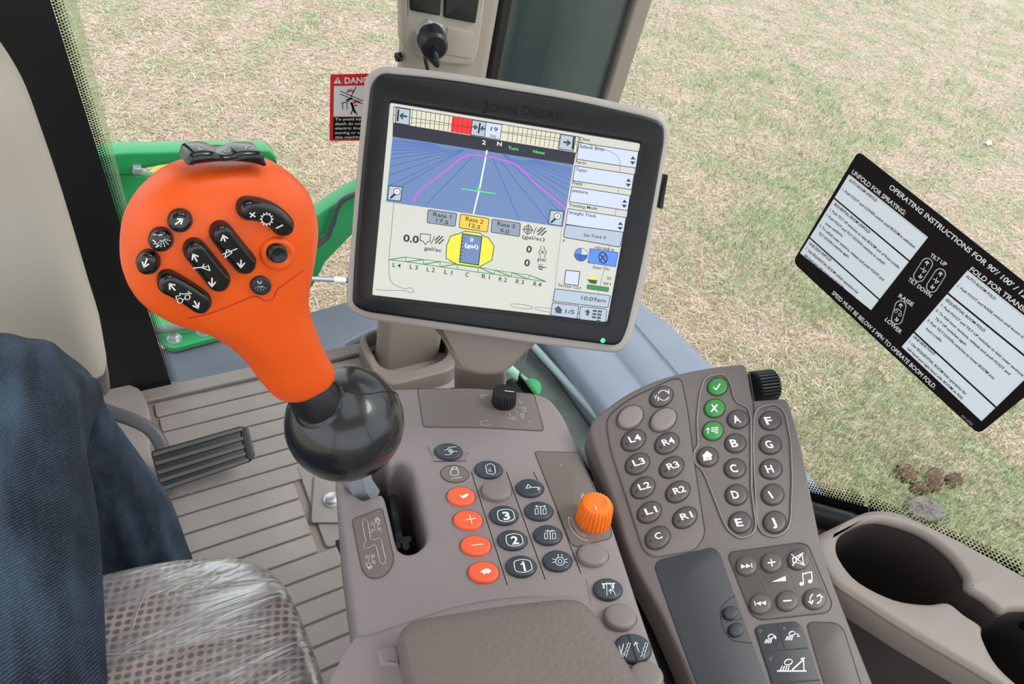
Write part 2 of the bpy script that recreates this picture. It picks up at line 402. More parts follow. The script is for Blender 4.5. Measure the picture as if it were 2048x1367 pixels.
def lathe(mb, o, ax, prof, m, n=48, flute=0, nf=20, ux=None, fl=lambda k: True):
    ax = Vector(ax).normalized(); u = Vector(ux) if ux else ax.orthogonal(); u = (u - ax * u.dot(ax)).normalized(); v = ax.cross(u)
    V = []; Fc = []; K = len(prof)
    for k, (r, z) in enumerate(prof):
        for i in range(n):
            a = 2 * math.pi * i / n; rr = r
            if flute and fl(k): rr = r * (1 - flute * (0.5 + 0.5 * math.cos(a * nf)) ** 3)
            V.append(Vector(o) + ax * z + (u * math.cos(a) + v * math.sin(a)) * rr)
    for k in range(K - 1):
        for i in range(n): Fc.append((k * n + i, k * n + (i + 1) % n, (k + 1) * n + (i + 1) % n, (k + 1) * n + i))
    Fc.append(tuple(range(n))[::-1]); Fc.append(tuple(range((K - 1) * n, K * n)))
    mb.add(V, Fc, m); return mb
# ================================================================== large structure
G = -1.9
PF = Plane((0, 0, 0), (0, 0, 1))
# ---- ground
def ground_mat():
    m = bpy.data.materials.new('pasture_soil_and_thatch'); m.use_nodes = True; nt = m.node_tree; p = nt.nodes['Principled BSDF']; L = nt.links.new
    p.inputs['Roughness'].default_value = .95
    tc = nt.nodes.new('ShaderNodeTexCoord')
    n1 = nt.nodes.new('ShaderNodeTexNoise'); n1.inputs['Scale'].default_value = 1.7; n1.inputs['Detail'].default_value = 8; n1.inputs['Roughness'].default_value = .65
    n2 = nt.nodes.new('ShaderNodeTexNoise'); n2.inputs['Scale'].default_value = 38; n2.inputs['Detail'].default_value = 6; n2.inputs['Distortion'].default_value = 1.5
    r1 = nt.nodes.new('ShaderNodeValToRGB'); e = r1.color_ramp.elements; e[0].position = .42; e[1].position = .60
    e[0].color = lin((214, 192, 176)); e[1].color = lin((172, 180, 142))
    r2 = nt.nodes.new('ShaderNodeValToRGB'); e = r2.color_ramp.elements; e[0].position = .3; e[1].position = .62; e[0].color = lin((92, 76, 68)); e[1].color = (1, 1, 1, 1)
    mx = nt.nodes.new('ShaderNodeMix'); mx.data_type = 'RGBA'; mx.blend_type = 'MULTIPLY'; mx.inputs[0].default_value = .8
    L(tc.outputs['Object'], n1.inputs[0]); L(tc.outputs['Object'], n2.inputs[0]); L(n1.outputs['Fac'], r1.inputs[0]); L(n2.outputs['Fac'], r2.inputs[0])
    L(r1.outputs[0], mx.inputs[6]); L(r2.outputs[0], mx.inputs[7]); L(mx.outputs[2], p.inputs['Base Color'])
    return m
mb = MB(); mb.add([(-60, -60, G), (90, -60, G), (90, 120, G), (-60, 120, G)], [(0, 1, 2, 3)], ground_mat())
struct(mb.build('ground', loc=(0, 0, G)))
# ---- grass blades: dry straw lying over young green grass
def grass():
    N = 520000
    r = 1.2 * np.exp(RNG.random(N) * math.log(22 / 1.2)); a = np.radians(-14 + RNG.random(N) * 118)
    x = r * np.sin(a); y = r * np.cos(a); ok = (y > -2.5); x, y = x[ok], y[ok]; r = r[ok]; N = len(x)
    # patch map: sums of rotated sines stand for the patches of green
    g = np.zeros(N)
    for k in range(26):
        f_ = .5 * 1.26 ** k * .9; th = k * 2.4; g += np.sin((x * math.cos(th) + y * math.sin(th)) * f_ + k * 1.7 + 1.5 * np.sin((x * math.sin(th) - y * math.cos(th)) * f_ * .7)) / (1 + k * .06) * (1 if f_ < 14 else 0)
    g = g / g.std() + RNG.normal(0, .62, N) + .05 * np.clip((x - 3) / 5, -.5, 1)
    green = g > .9
    az = RNG.random(N) * 2 * np.pi; el = np.where(green, np.radians(30 + 50 * RNG.random(N)), np.radians(2 + 30 * RNG.random(N) ** 2))
    ln = np.where(green, .03 + .03 * RNG.random(N), .025 + .06 * RNG.random(N) ** 1.5) * (1 + .04 * r); wd = (.0010 + .0012 * RNG.random(N)) * (1 + .12 * r)
    dx, dy, dz = np.cos(az) * np.cos(el), np.sin(az) * np.cos(el), np.sin(el)
    px_, py_ = -np.sin(az) * wd, np.cos(az) * wd
    bend = RNG.normal(0, .18, N); z0 = G + RNG.random(N) * .012
    V = np.empty((N, 5, 3))
    V[:, 0] = np.stack([x - px_, y - py_, z0], 1); V[:, 1] = np.stack([x + px_, y + py_, z0], 1)
    mx_, my_ = x + dx * ln * .5, y + dy * ln * .5; mz = z0 + dz * ln * .6
    V[:, 2] = np.stack([mx_ + px_ * .8, my_ + py_ * .8, mz], 1); V[:, 3] = np.stack([mx_ - px_ * .8, my_ - py_ * .8, mz], 1)
    az2 = az + bend
    V[:, 4] = np.stack([mx_ + np.cos(az2) * np.cos(el) * ln * .5, my_ + np.sin(az2) * np.cos(el) * ln * .5, mz + dz * ln * .3], 1)
    me = bpy.data.meshes.new('grass')
    me.vertices.add(N * 5); me.vertices.foreach_set('co', V.ravel())
    base = (np.arange(N) * 5)[:, None]
    loops = np.concatenate([base + np.array([[0, 1, 2, 3]]), base + np.array([[3, 2, 4]])], 1).ravel()
    me.loops.add(len(loops)); me.loops.foreach_set('vertex_index', loops.astype(np.int32))
    st = np.stack([np.arange(N) * 7, np.arange(N) * 7 + 4], 1).ravel().astype(np.int32)
    me.polygons.add(N * 2); me.polygons.foreach_set('loop_start', st)
    straw = np.array([lin(c)[:3] for c in [(238, 218, 190), (230, 204, 176), (216, 190, 168), (244, 228, 200), (190, 158, 136), (224, 196, 150), (210, 182, 168)]])
    grn = np.array([lin(c)[:3] for c in [(164, 178, 124), (182, 192, 138), (146, 164, 112), (196, 198, 150), (184, 198, 146)]])
    c = np.where(green[:, None], grn[RNG.integers(0, 5, N)], straw[RNG.integers(0, 7, N)])
    c = c * (0.5 + .55 * RNG.random((N, 1)))
    at_ = me.color_attributes.new('tint', 'FLOAT_COLOR', 'POINT')
    cc = np.ones((N, 5, 4)); cc[:, :, :3] = c[:, None, :]; at_.data.foreach_set('color', cc.ravel())
    me.update(); me.validate()
    m = bpy.data.materials.new('grass_blades'); m.use_nodes = True; nt = m.node_tree; p = nt.nodes['Principled BSDF']; p.inputs['Roughness'].default_value = .8
    an = nt.nodes.new('ShaderNodeAttribute'); an.attribute_name = 'tint'; nt.links.new(an.outputs['Color'], p.inputs['Base Color'])
    me.materials.append(m)
    o = bpy.data.objects.new('pasture_grass', me); COL.objects.link(o)
    o['kind'] = 'stuff'; o['label'] = 'dry straw coloured pasture grass with green patches outside the cab'; o['category'] = 'grass'
grass()
# ---- cab shell
def vpoly(mb, pts, t, m, nrm):
    """vertical slab from 3D outline, thickness t along nrm"""
    nrm = Vector(nrm); n = len(pts); V = [Vector(p) for p in pts] + [Vector(p) + nrm * t for p in pts]
    Fc = [tuple(range(n)), tuple(range(n, 2 * n))[::-1]] + [(i, (i + 1) % n, n + (i + 1) % n, n + i) for i in range(n)]
    mb.add(V, Fc, m); return mb
WX = .70
mb = MB(); plate2(mb, Plane((0, 0, 1.66), (0, 0, 1)), [[(-.85, -.95), (.78, -.95), (.78, 1.14), (-.85, 1.14)], rnd([(-.12, -.32), (.46, -.32), (.46, .56), (-.12, .56)], .08)], 0, .06, 0, CEILM); struct(mb.build('ceiling', smooth=False))  # opening in the unseen ceiling is added to let more light in
mb = MB(); box(mb, (-.14, -.34, 1.722), (.48, .58, 1.727), GLASS); struct(mb.build('added_roof_hatch', smooth=False))  # added glass hatch in the roof, brightens the cab and the ball highlight
mb = MB(); box(mb, (-.85, -.95, -.02), (.78, -.9, .75), CEILM); struct(mb.build('wall_back', smooth=False))
mb = MB(); box(mb, (-.87, -.95, -.02), (-.85, 1.0, .35), CEILM); struct(mb.build('wall_left', smooth=False))
for nm, a, b in (('trim_1', (-.87, -.97, .3), (-.80, -.9, 1.7)), ('trim_2', (.70, -.97, .3), (.77, -.9, 1.7)), ('trim_3', (-.87, 1.0, -.02), (-.80, 1.1, 1.7))):
    mb = MB(); box(mb, a, b, CEILM); struct(mb.build(nm, smooth=False))

# floor with raised lateral ribs
mb = MB()
fy = lambda *q: PF.hit(*q)
box(mb, (-.84, -.9, -.03), (.66, 1.085, -.001), FLOORG)
flo = mb.build('floor', smooth=False); struct(flo)
mb = MB()
pl0 = Plane((0, 0, 0), (0, 0, 1))
P2 = lambda pts, z0, z1, bev, m: plate2(mb, pl0, [pts], z0, z1, bev, m)
pit = .0412
y = 1.088
# front lip strip
P2(rnd([(-.075, 1.055), (-.075, 1.088), (.66, 1.088), (.66, 1.055)], .004), -.002, .012, .003, FLOORM)
yt = 1.049
k = 0
while yt - k * pit > -.8:
    y1 = yt - k * pit; y0 = y1 - pit + .0045; x0 = -.040 + .004 * (k % 2); x1 = .62
    if k == 0: x1 = .425
    if y1 < .88: x0 = -.2
    if .60 < y1 < .80: x1 = .172
    P2(rnd([(x0, y0), (x0, y1), (x1, y1), (x1, y0)], .005), -.002, .0045, .0018, FLOORM); k += 1
P2(rnd([(.188, .60), (.188, .80), (.62, .80), (.62, .60)], .01), -.002, .006, .002, FLOORM)
ribs = mb.build('floor_rib', flo); ribs['label'] = 'raised lateral rubber ribs'
# raised footwell cheek at the foot of the column
mb = MB()
plate(mb, Plane((0, 0, .02), (0, 0, 1)), catmull([(196, 690), (222, 706), (240, 735), (258, 765), (282, 780), (300, 830), (300, 900), (330, 985), (345, 1060), (250, 1100), (100, 1000), (60, 800)], 4), -.025, .008, .006, FLOORM)
struct(mb.build('trim_4'))
# floor hold-down plate and its bolt
mb = MB(); pln = Plane((0, 0, .006), (0, 0, 1))
plate(mb, pln, rnd([(628, 948), (700, 948), (720, 1044), (622, 1044)], 8), 0, .006, .002, FLOORM)
t = mb.build('floor_plate'); tag(t, 'small square raised plate in the ribbed floor beside the console base', 'plate')
mb = MB(); b = pln.hit(664, 1000, .006); lathe(mb, b - Vector((0, 0, .001)), (0, 0, 1), [(.017, 0), (.017, .004), (.0125, .005), (.0125, .012), (.009, .014)], ZINC, n=24)
tag(mb.build('floor_bolt'), 'zinc bolt head with washer on the floor plate beside the console', 'bolt')

# windscreen: glass pane, black printed band with dot edge, green glass edge
yw = 1.10
mb = MB(); box(mb, (.0, yw, -.02), (.64, yw + .005, 1.66), GLASS); fr = mb.build('window_1', smooth=False); struct(fr)
mb = MB(); vpoly(mb, [(-.029, yw - .001, 1.66), (-.029, yw - .001, .8), (-.019, yw - .001, .57), (0, yw - .001, .03), (0, yw - .001, 1.66)], .006, GLASSG, (0, 1, 0)); mb.build('green_glass_edge', fr, smooth=False)
mb = MB(); PW = Plane((0, yw - .004, 0), (0, -1, 0))
edge = lambda z: -.031 if z > .8 else (-.031 + (.8 - z) / .77 * .031)
band = [(-.16, 1.66), (-.16, 0)] + [(edge(z), z) for z in (0, .2, .4, .6, .8, 1.66)]
vpoly(mb, [(x, yw - .005, z) for x, z in band], .003, FRIT, (0, 1, 0))
for j in range(4):
    for i in range(int(1.6 / .0042)):
        z = .01 + i * .0042; rr = (.0019, .00165, .00135, .001)[j]
        x = edge(z) + .0022 + j * .0037; z += .0021 * (j % 2)
        c = Vector((x, yw - .0042, z)); mb.add([c + Vector((rr * math.cos(a), 0, rr * math.sin(a))) for a in [math.pi / 3 * q for q in range(6)]], [(0, 1, 2, 3, 4, 5)], FRIT)
mb.build('frit_band', fr, smooth=False)
mb = MB(); box(mb, (-.8, yw, -.02), (-.16, yw + .005, 1.66), GLASS); struct(mb.build('window_3', smooth=False))

# corner glass and right-hand door glass
PX = Plane((WX, 0, 0), (-1, 0, 0), (0, -1, 0))
path = [(.64, 1.10), (.655, 1.05), (.675, .98), (.69, .90), (WX, .80)]
mb = MB()
for (a, b), (c, d) in zip(path, path[1:]):
    mb.add([(a, b, -.02), (c, d, -.02), (c, d, 1.66), (a, b, 1.66)], [(0, 1, 2, 3)], GLASSD)
w2 = mb.build('window_2'); struct(w2)
sill = [PX.hit(*q) for q in [(1195, 962), (1300, 955), (1420, 955), (1530, 966), (1620, 990), (1740, 1022), (1870, 1080), (2048, 1160), (2200, 1250)]]
sy = [(q.y, q.z) for q in sill]
sy[0] = (sy[0][0], max(sy[0][1], .12))
prof = [(.80, .10)] + sy + [(-.9, .80)]
mb = MB(); n = len(prof)
plate2(mb, PX, [[(-a, b) for a, b in prof] + [(.9, 1.66), (-.8, 1.66)]], -.004, 0, 0, GLASSD)
# frit border of dots above the sill
mb.build('door_glass', w2, smooth=False); mb = MB()
for a, b in zip(prof, prof[1:]):
    A, B = Vector((a[0], a[1])), Vector((b[0], b[1])); d = B - A; ln = d.length; d.normalize(); nn = Vector((-d.y, d.x)) * (1 if d.x < 0 else -1)
    if nn.y < 0: nn = -nn
    V = [A - nn * .02, B - nn * .02, B + nn * .006, A + nn * .006]; mb.add([(WX - .002, q.x, q.y) for q in V], [(0, 1, 2, 3)], FRIT)
    for j in range(5):
        for i in range(int(ln / .0042)):
            q = A + d * (i * .0042 + .0021 * (j % 2)) + nn * (.0075 + j * .0034); rr = (.0019, .0017, .0015, .0012, .0009)[j]
            mb.add([(WX - .002, q.x + rr * math.cos(t_), q.y + rr * math.sin(t_)) for t_ in [math.pi / 3 * s_ for s_ in range(6)]], [(0, 1, 2, 3, 4, 5)], FRIT)
mb.build('frit_border', w2, smooth=False)
mb = MB(); plate2(mb, PX, [[(-a, b - .035) for a, b in prof] + [(.9, -.02), (-.8, -.02)]], -.008, .012, 0, WALLM)
wr = mb.build('wall_right', smooth=False); struct(wr)
mb = MB(); tube(mb, [(WX - .02, a, b - .020) for a, b in prof], .016, FRIT, n=14); tb = mb.build('trim_5'); struct(tb)

# ---- corner post with rubber strip
mb = MB(); pz = Plane((0, 0, 0), (0, 0, 1))
plate2(mb, pz, [rnd([(.436, 1.0), (.436, 1.028), (.575, 1.03), (.600, 1.025), (.600, 1.005), (.585, .985), (.45, .985)], .015, 6)], -.02, 1.66, .002, POSTM)
post = mb.build('trim_6', ang=60); struct(post)
mb = MB(); plate2(mb, pz, [rnd([(.600, 1.0), (.600, 1.09), (.636, 1.09), (.640, 1.03), (.625, 1.0)], .008)], -.02, 1.66, .002, BLK); struct(mb.build('trim_7', ang=60))
mb = MB()
for z in np.arange(.3, 1.3, .0042):
    for j in range(4):
        rr = (.0019, .0016, .0013, .001)[j]; a, b = Vector((.6405, 1.0985)), Vector((.655, 1.05)); q = a + (b - a).normalized() * (.003 + j * .0038) + Vector((-.003, -.001))
        zz = z + .0021 * (j % 2); u = (b - a).normalized()
        mb.add([(q.x + u.x * rr * math.cos(t_), q.y + u.y * rr * math.cos(t_), zz + rr * math.sin(t_)) for t_ in [math.pi / 3 * s_ for s_ in range(6)]], [(0, 1, 2, 3, 4, 5)], FRIT)
mb.build('frit_dots', w2, smooth=False)
# boot collar round the foot of the post
mb = MB(); PB = Plane((.5, .96, .0), (0, -.35, 1))
plate2(mb, pz, [rnd([(.405, .90), (.405, 1.08), (.63, 1.08), (.64, .98), (.60, .90)], .05, 8), rnd([(.425, .955), (.425, 1.07), (.61, 1.07), (.615, .99), (.585, .94), (.50, .93)], .03, 8)[::-1]], -.01, .055, .006, BEIGE2)
tag(mb.build('post_collar'), 'brown plastic collar around the foot of the beige corner post', 'collar')

# switch pod high on the post
PP = Plane((.5, .965, .8), (0, -1, 0))
pod = thing('switch_pod', 'beige switch housing with two dark covers on the corner post above the display', 'switch housing', PP.hit(880, 135))
mb = MB(); plate(mb, PP, rnd([(806, -180), (806, 60), (806, 92), (830, 116), (890, 132), (945, 137), (957, 110), (968, 40), (990, -180)], [5, 10, 15, 15, 15, 20, 15, 10, 5]), -.03, 0, .008, POSTM); mb.build('pod_shell', pod)
mb = MB(); plate(mb, PP, rnd([(820, -40), (886, -34), (881, 33), (822, 22)], 4), -.005, .005, .003, FRIT); mb.build('socket_cover', pod)
mb = MB(); plate(mb, PP, rnd([(891, -40), (964, -30), (952, 48), (889, 36)], 4), -.005, .005, .003, FRIT); mb.build('socket_cover', pod)
mb = MB(); plate(mb, PP, rnd([(895, 53), (949, 65), (944, 118), (890, 109)], 5), -.004, .0018, .001, POSTM); mb.build('blank_plate', pod)
c = PP.hit(857, 70); plug = thing('power_plug', 'black round power plug with hex collar and thin cable on the switch housing', 'plug', c)
mb = MB(); lathe(mb, c, (0, -1, 0), [(.0265, 0), (.0265, .008), (.024, .012)], GREY, n=6); mb.build('hex_collar', plug, ang=20)
ax = (CAM - c).normalized() * .6 + Vector((0, -1, 0)) * .6 + Vector((0, 0, -.25))
mb = MB(); lathe(mb, c + Vector((0, -.008, 0)), ax, [(.0225, 0), (.0225, .012), (.021, .02), (.021, .032), (.017, .036), (.006, .037), (.005, .046)], BLK, n=32); mb.build('plug_body', plug)
mb = MB(); e = c + ax.normalized() * .05
tube(mb, catmull([tuple(e), tuple(e + Vector((.003, -.01, -.02))), tuple(PP.hit(851, 112, .03)), tuple(PP.hit(857, 150, .012)), tuple(PP.hit(858, 200, .008)), tuple(PP.hit(850, 330, .006))], 6, False), .0032, BLK, n=10); mb.build('cable', plug)
mb = MB(); c = PP.hit(800, 113, -.035); lathe(mb, c, (-1, -.3, 0), [(.008, 0), (.008, .006), (.005, .008)], BLK, n=6); mb.build('side_screw', pod)

# ---- steering column shroud
PCc = Plane((0, .78, .5), (0, -1, 0))
col = thing('steering_column', 'smooth beige steering column shroud beside the knee at the left edge', 'steering column', (-.3, .85, 0))
mb = MB()
ol = [(-420, 120), (-40, 100), (0, 160), (33, 208), (62, 262), (95, 350), (130, 450), (163, 555), (190, 645), (214, 722), (217, 760), (200, 775), (176, 790), (130, 830), (-60, 900), (-420, 930)]
plate(mb, PCc, catmull([q for q in ol], 3), -.13, 0, .03, BEIGE); mb.build('shroud', col, ang=50)
mb = MB(); plate(mb, Plane((0, .80, .4), (0, -1, 0)), rnd([(180, 720), (217, 740), (222, 782), (214, 793), (200, 797), (185, 770)], 8), -.03, 0, .006, BEIGE2); mb.build('lower_tab', col)
mb = MB(); tube(mb, [(-.3, .85, -.0), (-.3, .85, .5)], .07, BLK, n=24); mb.build('column_tube', col)

# ---- pedal
PD = Plane(tuple(PF.hit(400, 915) + (CAM - PF.hit(400, 915)) * .07), (.0, -.45, .9))
ped = thing('brake_pedal', 'black ribbed rubber pedal on a bent grey arm over the floor', 'pedal', PF.hit(405, 905))
mb = MB(); plate(mb, PD, rnd([(301, 902), (483, 850), (497, 856), (511, 908), (503, 921), (334, 979), (319, 972)], 6), -.012, .0, .003, PEDB)
plate(mb, PD, rnd([(481, 852), (497, 856), (511, 908), (502, 921), (494, 915), (483, 870)], 3), -.002, .004, .0015, PEDB)
for (a, b), (c, d) in [((304, 905), (485, 853)), ((309, 923), (486, 872)), ((314, 941), (488, 889)), ((319, 957), (491, 903)), ((324, 973), (497, 915))]:
    mb2 = [(a, b), (c, d), (c + 1, d + 7), (a + 2, b + 8)]; plate(mb, PD, mb2, -.002, .005, .0015, PEDR)
mb.build('pedal_pad', ped)
mb = MB(); A = [PD.hit(160, 800, .0), PD.hit(215, 822, 0), PD.hit(262, 838, 0), PD.hit(298, 856, -.002), PD.hit(318, 880, -.006), PD.hit(328, 905, -.012)]
tube(mb, catmull([tuple(q) for q in A], 5, False), .0125, PEDA, n=16, flat=.5); mb.build('pedal_arm', ped)
# ================================================================== armrest console
PC = Plane((.25, .30, .655), (0, .2, 1))
con = thing('armrest_console', 'brown grey armrest control console with orange and slate oval push buttons', 'control console', tuple(PC.w(0, 0, -.66 * .2)) )
con.location = (.22, .25, .42)
mb = MB()
out = rnd([(700, 1440), (718, 1320), (698, 1180), (676, 1020), (668, 955), (690, 830), (735, 778), (790, 774), (950, 773), (1066, 782), (1100, 792), (1128, 828), (1180, 940), (1222, 1035), (1290, 1240), (1362, 1440)], [20, 60, 60, 60, 40, 30, 30, 20, 30, 25, 25, 30, 40, 40, 60, 20], 6)
slot = rnd([(690, 945), (700, 908), (762, 905), (771, 915), (776, 930), (790, 921), (805, 921), (822, 938), (838, 1000), (854, 1062), (850, 1083), (832, 1100), (812, 1104), (795, 1094), (790, 1078), (779, 1030), (769, 990), (762, 983), (745, 988), (725, 996), (709, 985)], 8, 4)
plate2(mb, PC, [[PC.uv(*q) for q in out], [PC.uv(*q) for q in slot][::-1]], -.13, 0, .007, CONS)
mb.build('housing', con)
mb = MB()   # floor and works inside the lever slot
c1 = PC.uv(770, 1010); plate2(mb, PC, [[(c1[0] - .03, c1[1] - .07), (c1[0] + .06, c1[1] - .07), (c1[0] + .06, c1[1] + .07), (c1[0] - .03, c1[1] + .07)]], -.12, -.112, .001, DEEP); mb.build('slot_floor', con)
mb = MB(); a = PC.hit(785, 1000, -.05); 
tube(mb, catmull([tuple(PC.hit(783, 990, -.05)), tuple(PC.hit(790, 1030, -.04)), tuple(PC.hit(795, 1060, -.05)), tuple(PC.hit(800, 1095, -.06))], 4, False), .004, HOSE, n=8)
for q in [(789, 1042), (791, 1055), (798, 1070), (807, 1080), (816, 1078), (794, 1090), (812, 1092)]:
    tube(mb, [PC.hit(*q, -.062), PC.hit(*q, -.05)], .0035, BLK, n=10)
mb.build('slot_linkage', con)
def label_panel(name, px, r, sym=None):
    m_ = MB(); plate(m_, PC, rnd(px, r), -.002, .0006, .0003, CONS2); stroke(m_, PC, rnd(px, r), 1.2, .0007, DARKL, True)
    if sym: sym(m_)
    return m_.build(name, con)
def sym_gate(m_):
    S = lambda p, w_=1.5, cl=False: stroke(m_, PC, p, w_, .0009, GREYP, cl)
    S(rnd([(724, 1042), (728, 1038), (735, 1040), (742, 1080), (760, 1075), (763, 1082), (771, 1118), (771, 1126), (764, 1128), (760, 1122), (751, 1088), (734, 1096), (729, 1095), (727, 1086), (732, 1083)], 3, 3), 1.4, True)
    for dy, tip in ((0, -1), (76, 1)):
        ox, oy = (752, 1053) if tip < 0 else (741, 1119)
        S([(ox - 3, oy - 8), (ox + 3, oy - 9), (ox + 3, oy - 2), (ox + 5, oy + 5), (ox - 4, oy + 7), (ox - 3, oy)], 1.1, True)
        for qx, qy in ((-8, -6), (6, -8), (-8, 8), (8, 5)): S([(ox + qx - 1.5, oy + qy - 3), (ox + qx + 1.5, oy + qy - 3), (ox + qx + 1.5, oy + qy + 3), (ox + qx - 1.5, oy + qy + 3)], 1, True)
        ty = oy + tip * 19; S([(ox + tip * -2 - 4, ty - tip * 6), (ox + tip * -2, ty), (ox + tip * -2 + 5, ty - tip * 6)], 2.6); S([(ox - tip * 2, ty), (ox, oy + tip * 9)], 2)
label_panel('shift_gate_label', [(704, 1038), (764.5, 1014.4), (788, 1115), (783, 1134), (770, 1150), (752, 1157), (735, 1153), (724, 1139)], 8, sym_gate)
def sym_lights(m_):
    S = lambda p, w_=1.1, cl=False: stroke(m_, PC, p, w_, .0009, GREYP, cl)
    for x in (963, 967, 971): S([(x, 787), (x - 2, 796)], 1)
    S([(961, 791), (974, 789)]); S([(974, 790), (981, 790)])
    S([(1037, 800), (1041, 806), (1045, 803)]); S([(1033, 814), (1041, 815)]); S([(1031, 821), (1037, 825)])
    for x, y in ((1045, 813), (1041, 826)):
        for k in range(3): S([(x + k * 3, y), (x + k * 3, y + 5)], 1)
        S([(x - 1, y + 8), (x + 8, y + 7)], 1); S([(x + 2, y + 11), (x + 7, y + 9)], 1)
    S([(1018, 825), (1021, 832)]); S([(1014, 836), (1020, 835), (1024, 838), (1034, 837)]); S(ell(1028, 835, 3, 2.5, 0, 10), 1, True)
    S([(1056, 842), (1062, 843), (1061, 846)], 1)
    S(ell(973, 845, 13, 5, 0, 20)[3:17], 1)
label_panel('light_switch_label', [(835, 777), (950, 776), (1068, 787), (1088, 861), (960, 854), (847, 853)], 7, sym_lights)
def sym_throttle(m_):
    S = lambda p, w_=1.6, cl=False: stroke(m_, PC, p, w_, .0009, GREYP, cl)
    arc = lambda r, a0, a1: [(1187 + r * math.cos(math.radians(a)), 1036 + r * .92 * math.sin(math.radians(a))) for a in range(a0, a1 + 1, 8)]
    S(arc(50, 104, 190)); S(arc(42, 112, 180), 1.2); S([(1162, 1002), (1163, 994), (1165, 987), (1168, 988), (1167, 995)], 2); S([(1165, 994), (1164, 1008)], 1.5); S([(1122, 928), (1122, 931)], 1)
    S([arc(50, 104, 190)[-1], arc(42, 112, 180)[-1]], 1.2)
label_panel('throttle_label', [(1069, 902), (1156, 904), (1187, 975), (1224, 1064), (1221, 1076), (1152, 1093), (1141, 1085)], 7, sym_throttle)
mb = MB()
for a, b in (((943, 943), (1015, 1168)), ((1013.6, 943), (1091, 1157)), ((1067, 943), (1075, 958)), ((1115, 1023), (1162, 1145))):
    stroke(mb, PC, [a, b], 2.2, .0003, DARKL); stroke(mb, PC, [(a[0] + 1.8, a[1]), (b[0] + 1.8, b[1])], 1.2, .0004, PALEL)
mb.build('divider_groove', con)
for p in ([(855, 894), (862, 908), (866, 919), (872, 922), (926, 921), (932, 918), (934, 905)], [(1173, 1160), (1178, 1185), (1183, 1206)]):
    mb = MB(); p = catmull(p, 4, False); stroke(mb, PC, p, 1.8, .0003, DARKL); stroke(mb, PC, [(x, y_ + 2) for x, y_ in p], 1.3, .0004, PALEL); mb.build('button_surround', con)
def cbtn(cx, cy, a, b, m, h, label, sym=None, rot=4):
    m_ = MB(); ebutton(m_, PC, cx, cy, a, b, rot, h, m, prof=PROF)
    dk = MB() 
    dome(m_, PC, [(ell(cx, cy, a + 1.3, b + 1.3, rot), .0004), (ell(cx, cy, a - 1, b - 1, rot), .0004)], DARKL)
    o = m_.build('push_button', con, ang=60); o['label'] = label
    if sym:
        s_ = MB(); sym(s_, lambda p, w_=1.5, cl=False, mm=WHITE: stroke(s_, PC, p, w_, h * 1.06 + .0003, mm, cl), h * 1.06 + .0003); s_.build('symbol', o, smooth=False)
    return o
def s_fan(s_, S, h):
    S(catmull([(888, 900), (893, 899), (899, 894), (913, 893)], 4, False), 1.5); S(catmull([(890, 909), (901, 908), (907, 902), (915, 902)], 4, False), 1.5)
    for k in range(6):
        a = k * math.pi / 3; S([(901, 901), (901 + 3.5 * math.cos(a), 901 + 3.5 * math.sin(a)), (901 + 5 * math.cos(a + .7), 901 + 5 * math.sin(a + .7))], .9)
cbtn(897, 903, 27.5, 15.8, BLKB, .004, 'slate oval button with fan symbol', s_fan)
def s_eng(s_, S, h):
    S(ell(909, 944, 8.5, 6.5, 0, 16), 1.3, True); S([(903, 939), (903, 936), (906, 936), (906, 933), (913, 933), (913, 936), (915, 936), (915, 939)], 1.2)
    text(s_, PC, 'n/min', (903, 958), (923, 955), 3.5, h, WHITE)
cbtn(909, 947, 27.5, 16.5, CONS2, .0012, 'flat brown oval with engine speed symbol', s_eng)
def s_bat(s_, S, h):
    S(rnd([(971, 930), (975, 930), (976, 927), (985, 927), (986, 930), (989, 930), (991, 945), (986, 948), (974, 946)], 2, 2), 1.5, True); S([(980, 935), (981, 941)], 1); S([(977, 938), (978, 942), (984, 942)], 1)
cbtn(977.5, 939, 27.5, 17, BLKB, .004, 'slate oval button with canister symbol', s_bat)
cbtn(993, 981.6, 30.5, 19.5, BLANK, .006, 'blank brown oval cover')
def s_rab(s_, S, h):
    V = [(917, 988), (924, 991), (929, 988), (936, 986), (937, 990), (931, 994), (926, 996), (922, 993)]; poly(s_, PC, V, h, WHITE)
cbtn(922, 992.5, 28.5, 18.3, ORB, .0035, 'orange oval button with running hare symbol', s_rab)
cbtn(936, 1040, 29.5, 19, ORB, .0035, 'orange oval button with plus sign', lambda s_, S, h: (S([(930, 1039), (951, 1036)], 1.8), S([(939, 1029), (944, 1047)], 1.8)))
cbtn(951.5, 1091, 30.5, 19.8, ORB, .0035, 'orange oval button with minus sign', lambda s_, S, h: S([(944, 1090), (966, 1087)], 2))
cbtn(967, 1144.5, 31, 21.3, ORB, .0035, 'orange oval button with tortoise symbol', lambda s_, S, h: poly(s_, PC, [(960, 1143), (964, 1140), (969, 1137), (976, 1136), (981, 1139), (983, 1143), (979, 1144), (977, 1147), (973, 1145), (968, 1148), (966, 1145)], h, WHITE))
def s_num(k, cx, cy, sc=1.0):
    def f_(s_, S, h):
        S(rnd([(cx - 17 * sc, cy - 9 * sc), (cx, cy - 13 * sc), (cx + 15 * sc, cy - 10 * sc), (cx + 19 * sc, cy + 7 * sc), (cx + 3 * sc, cy + 13 * sc), (cx - 14 * sc, cy + 10 * sc)], 6, 3), 1.7, True)
        if k == '1': S([(cx + 1, cy - 8), (cx + 5, cy + 9)], 4.2); S([(cx + 2, cy - 7), (cx - 3, cy - 3)], 2.6)
        else: text(s_, PC, k, (cx - 3.5, cy + 9), (cx + 10.5, cy + 7.5), 16, h, WHITE, .03)
    return f_
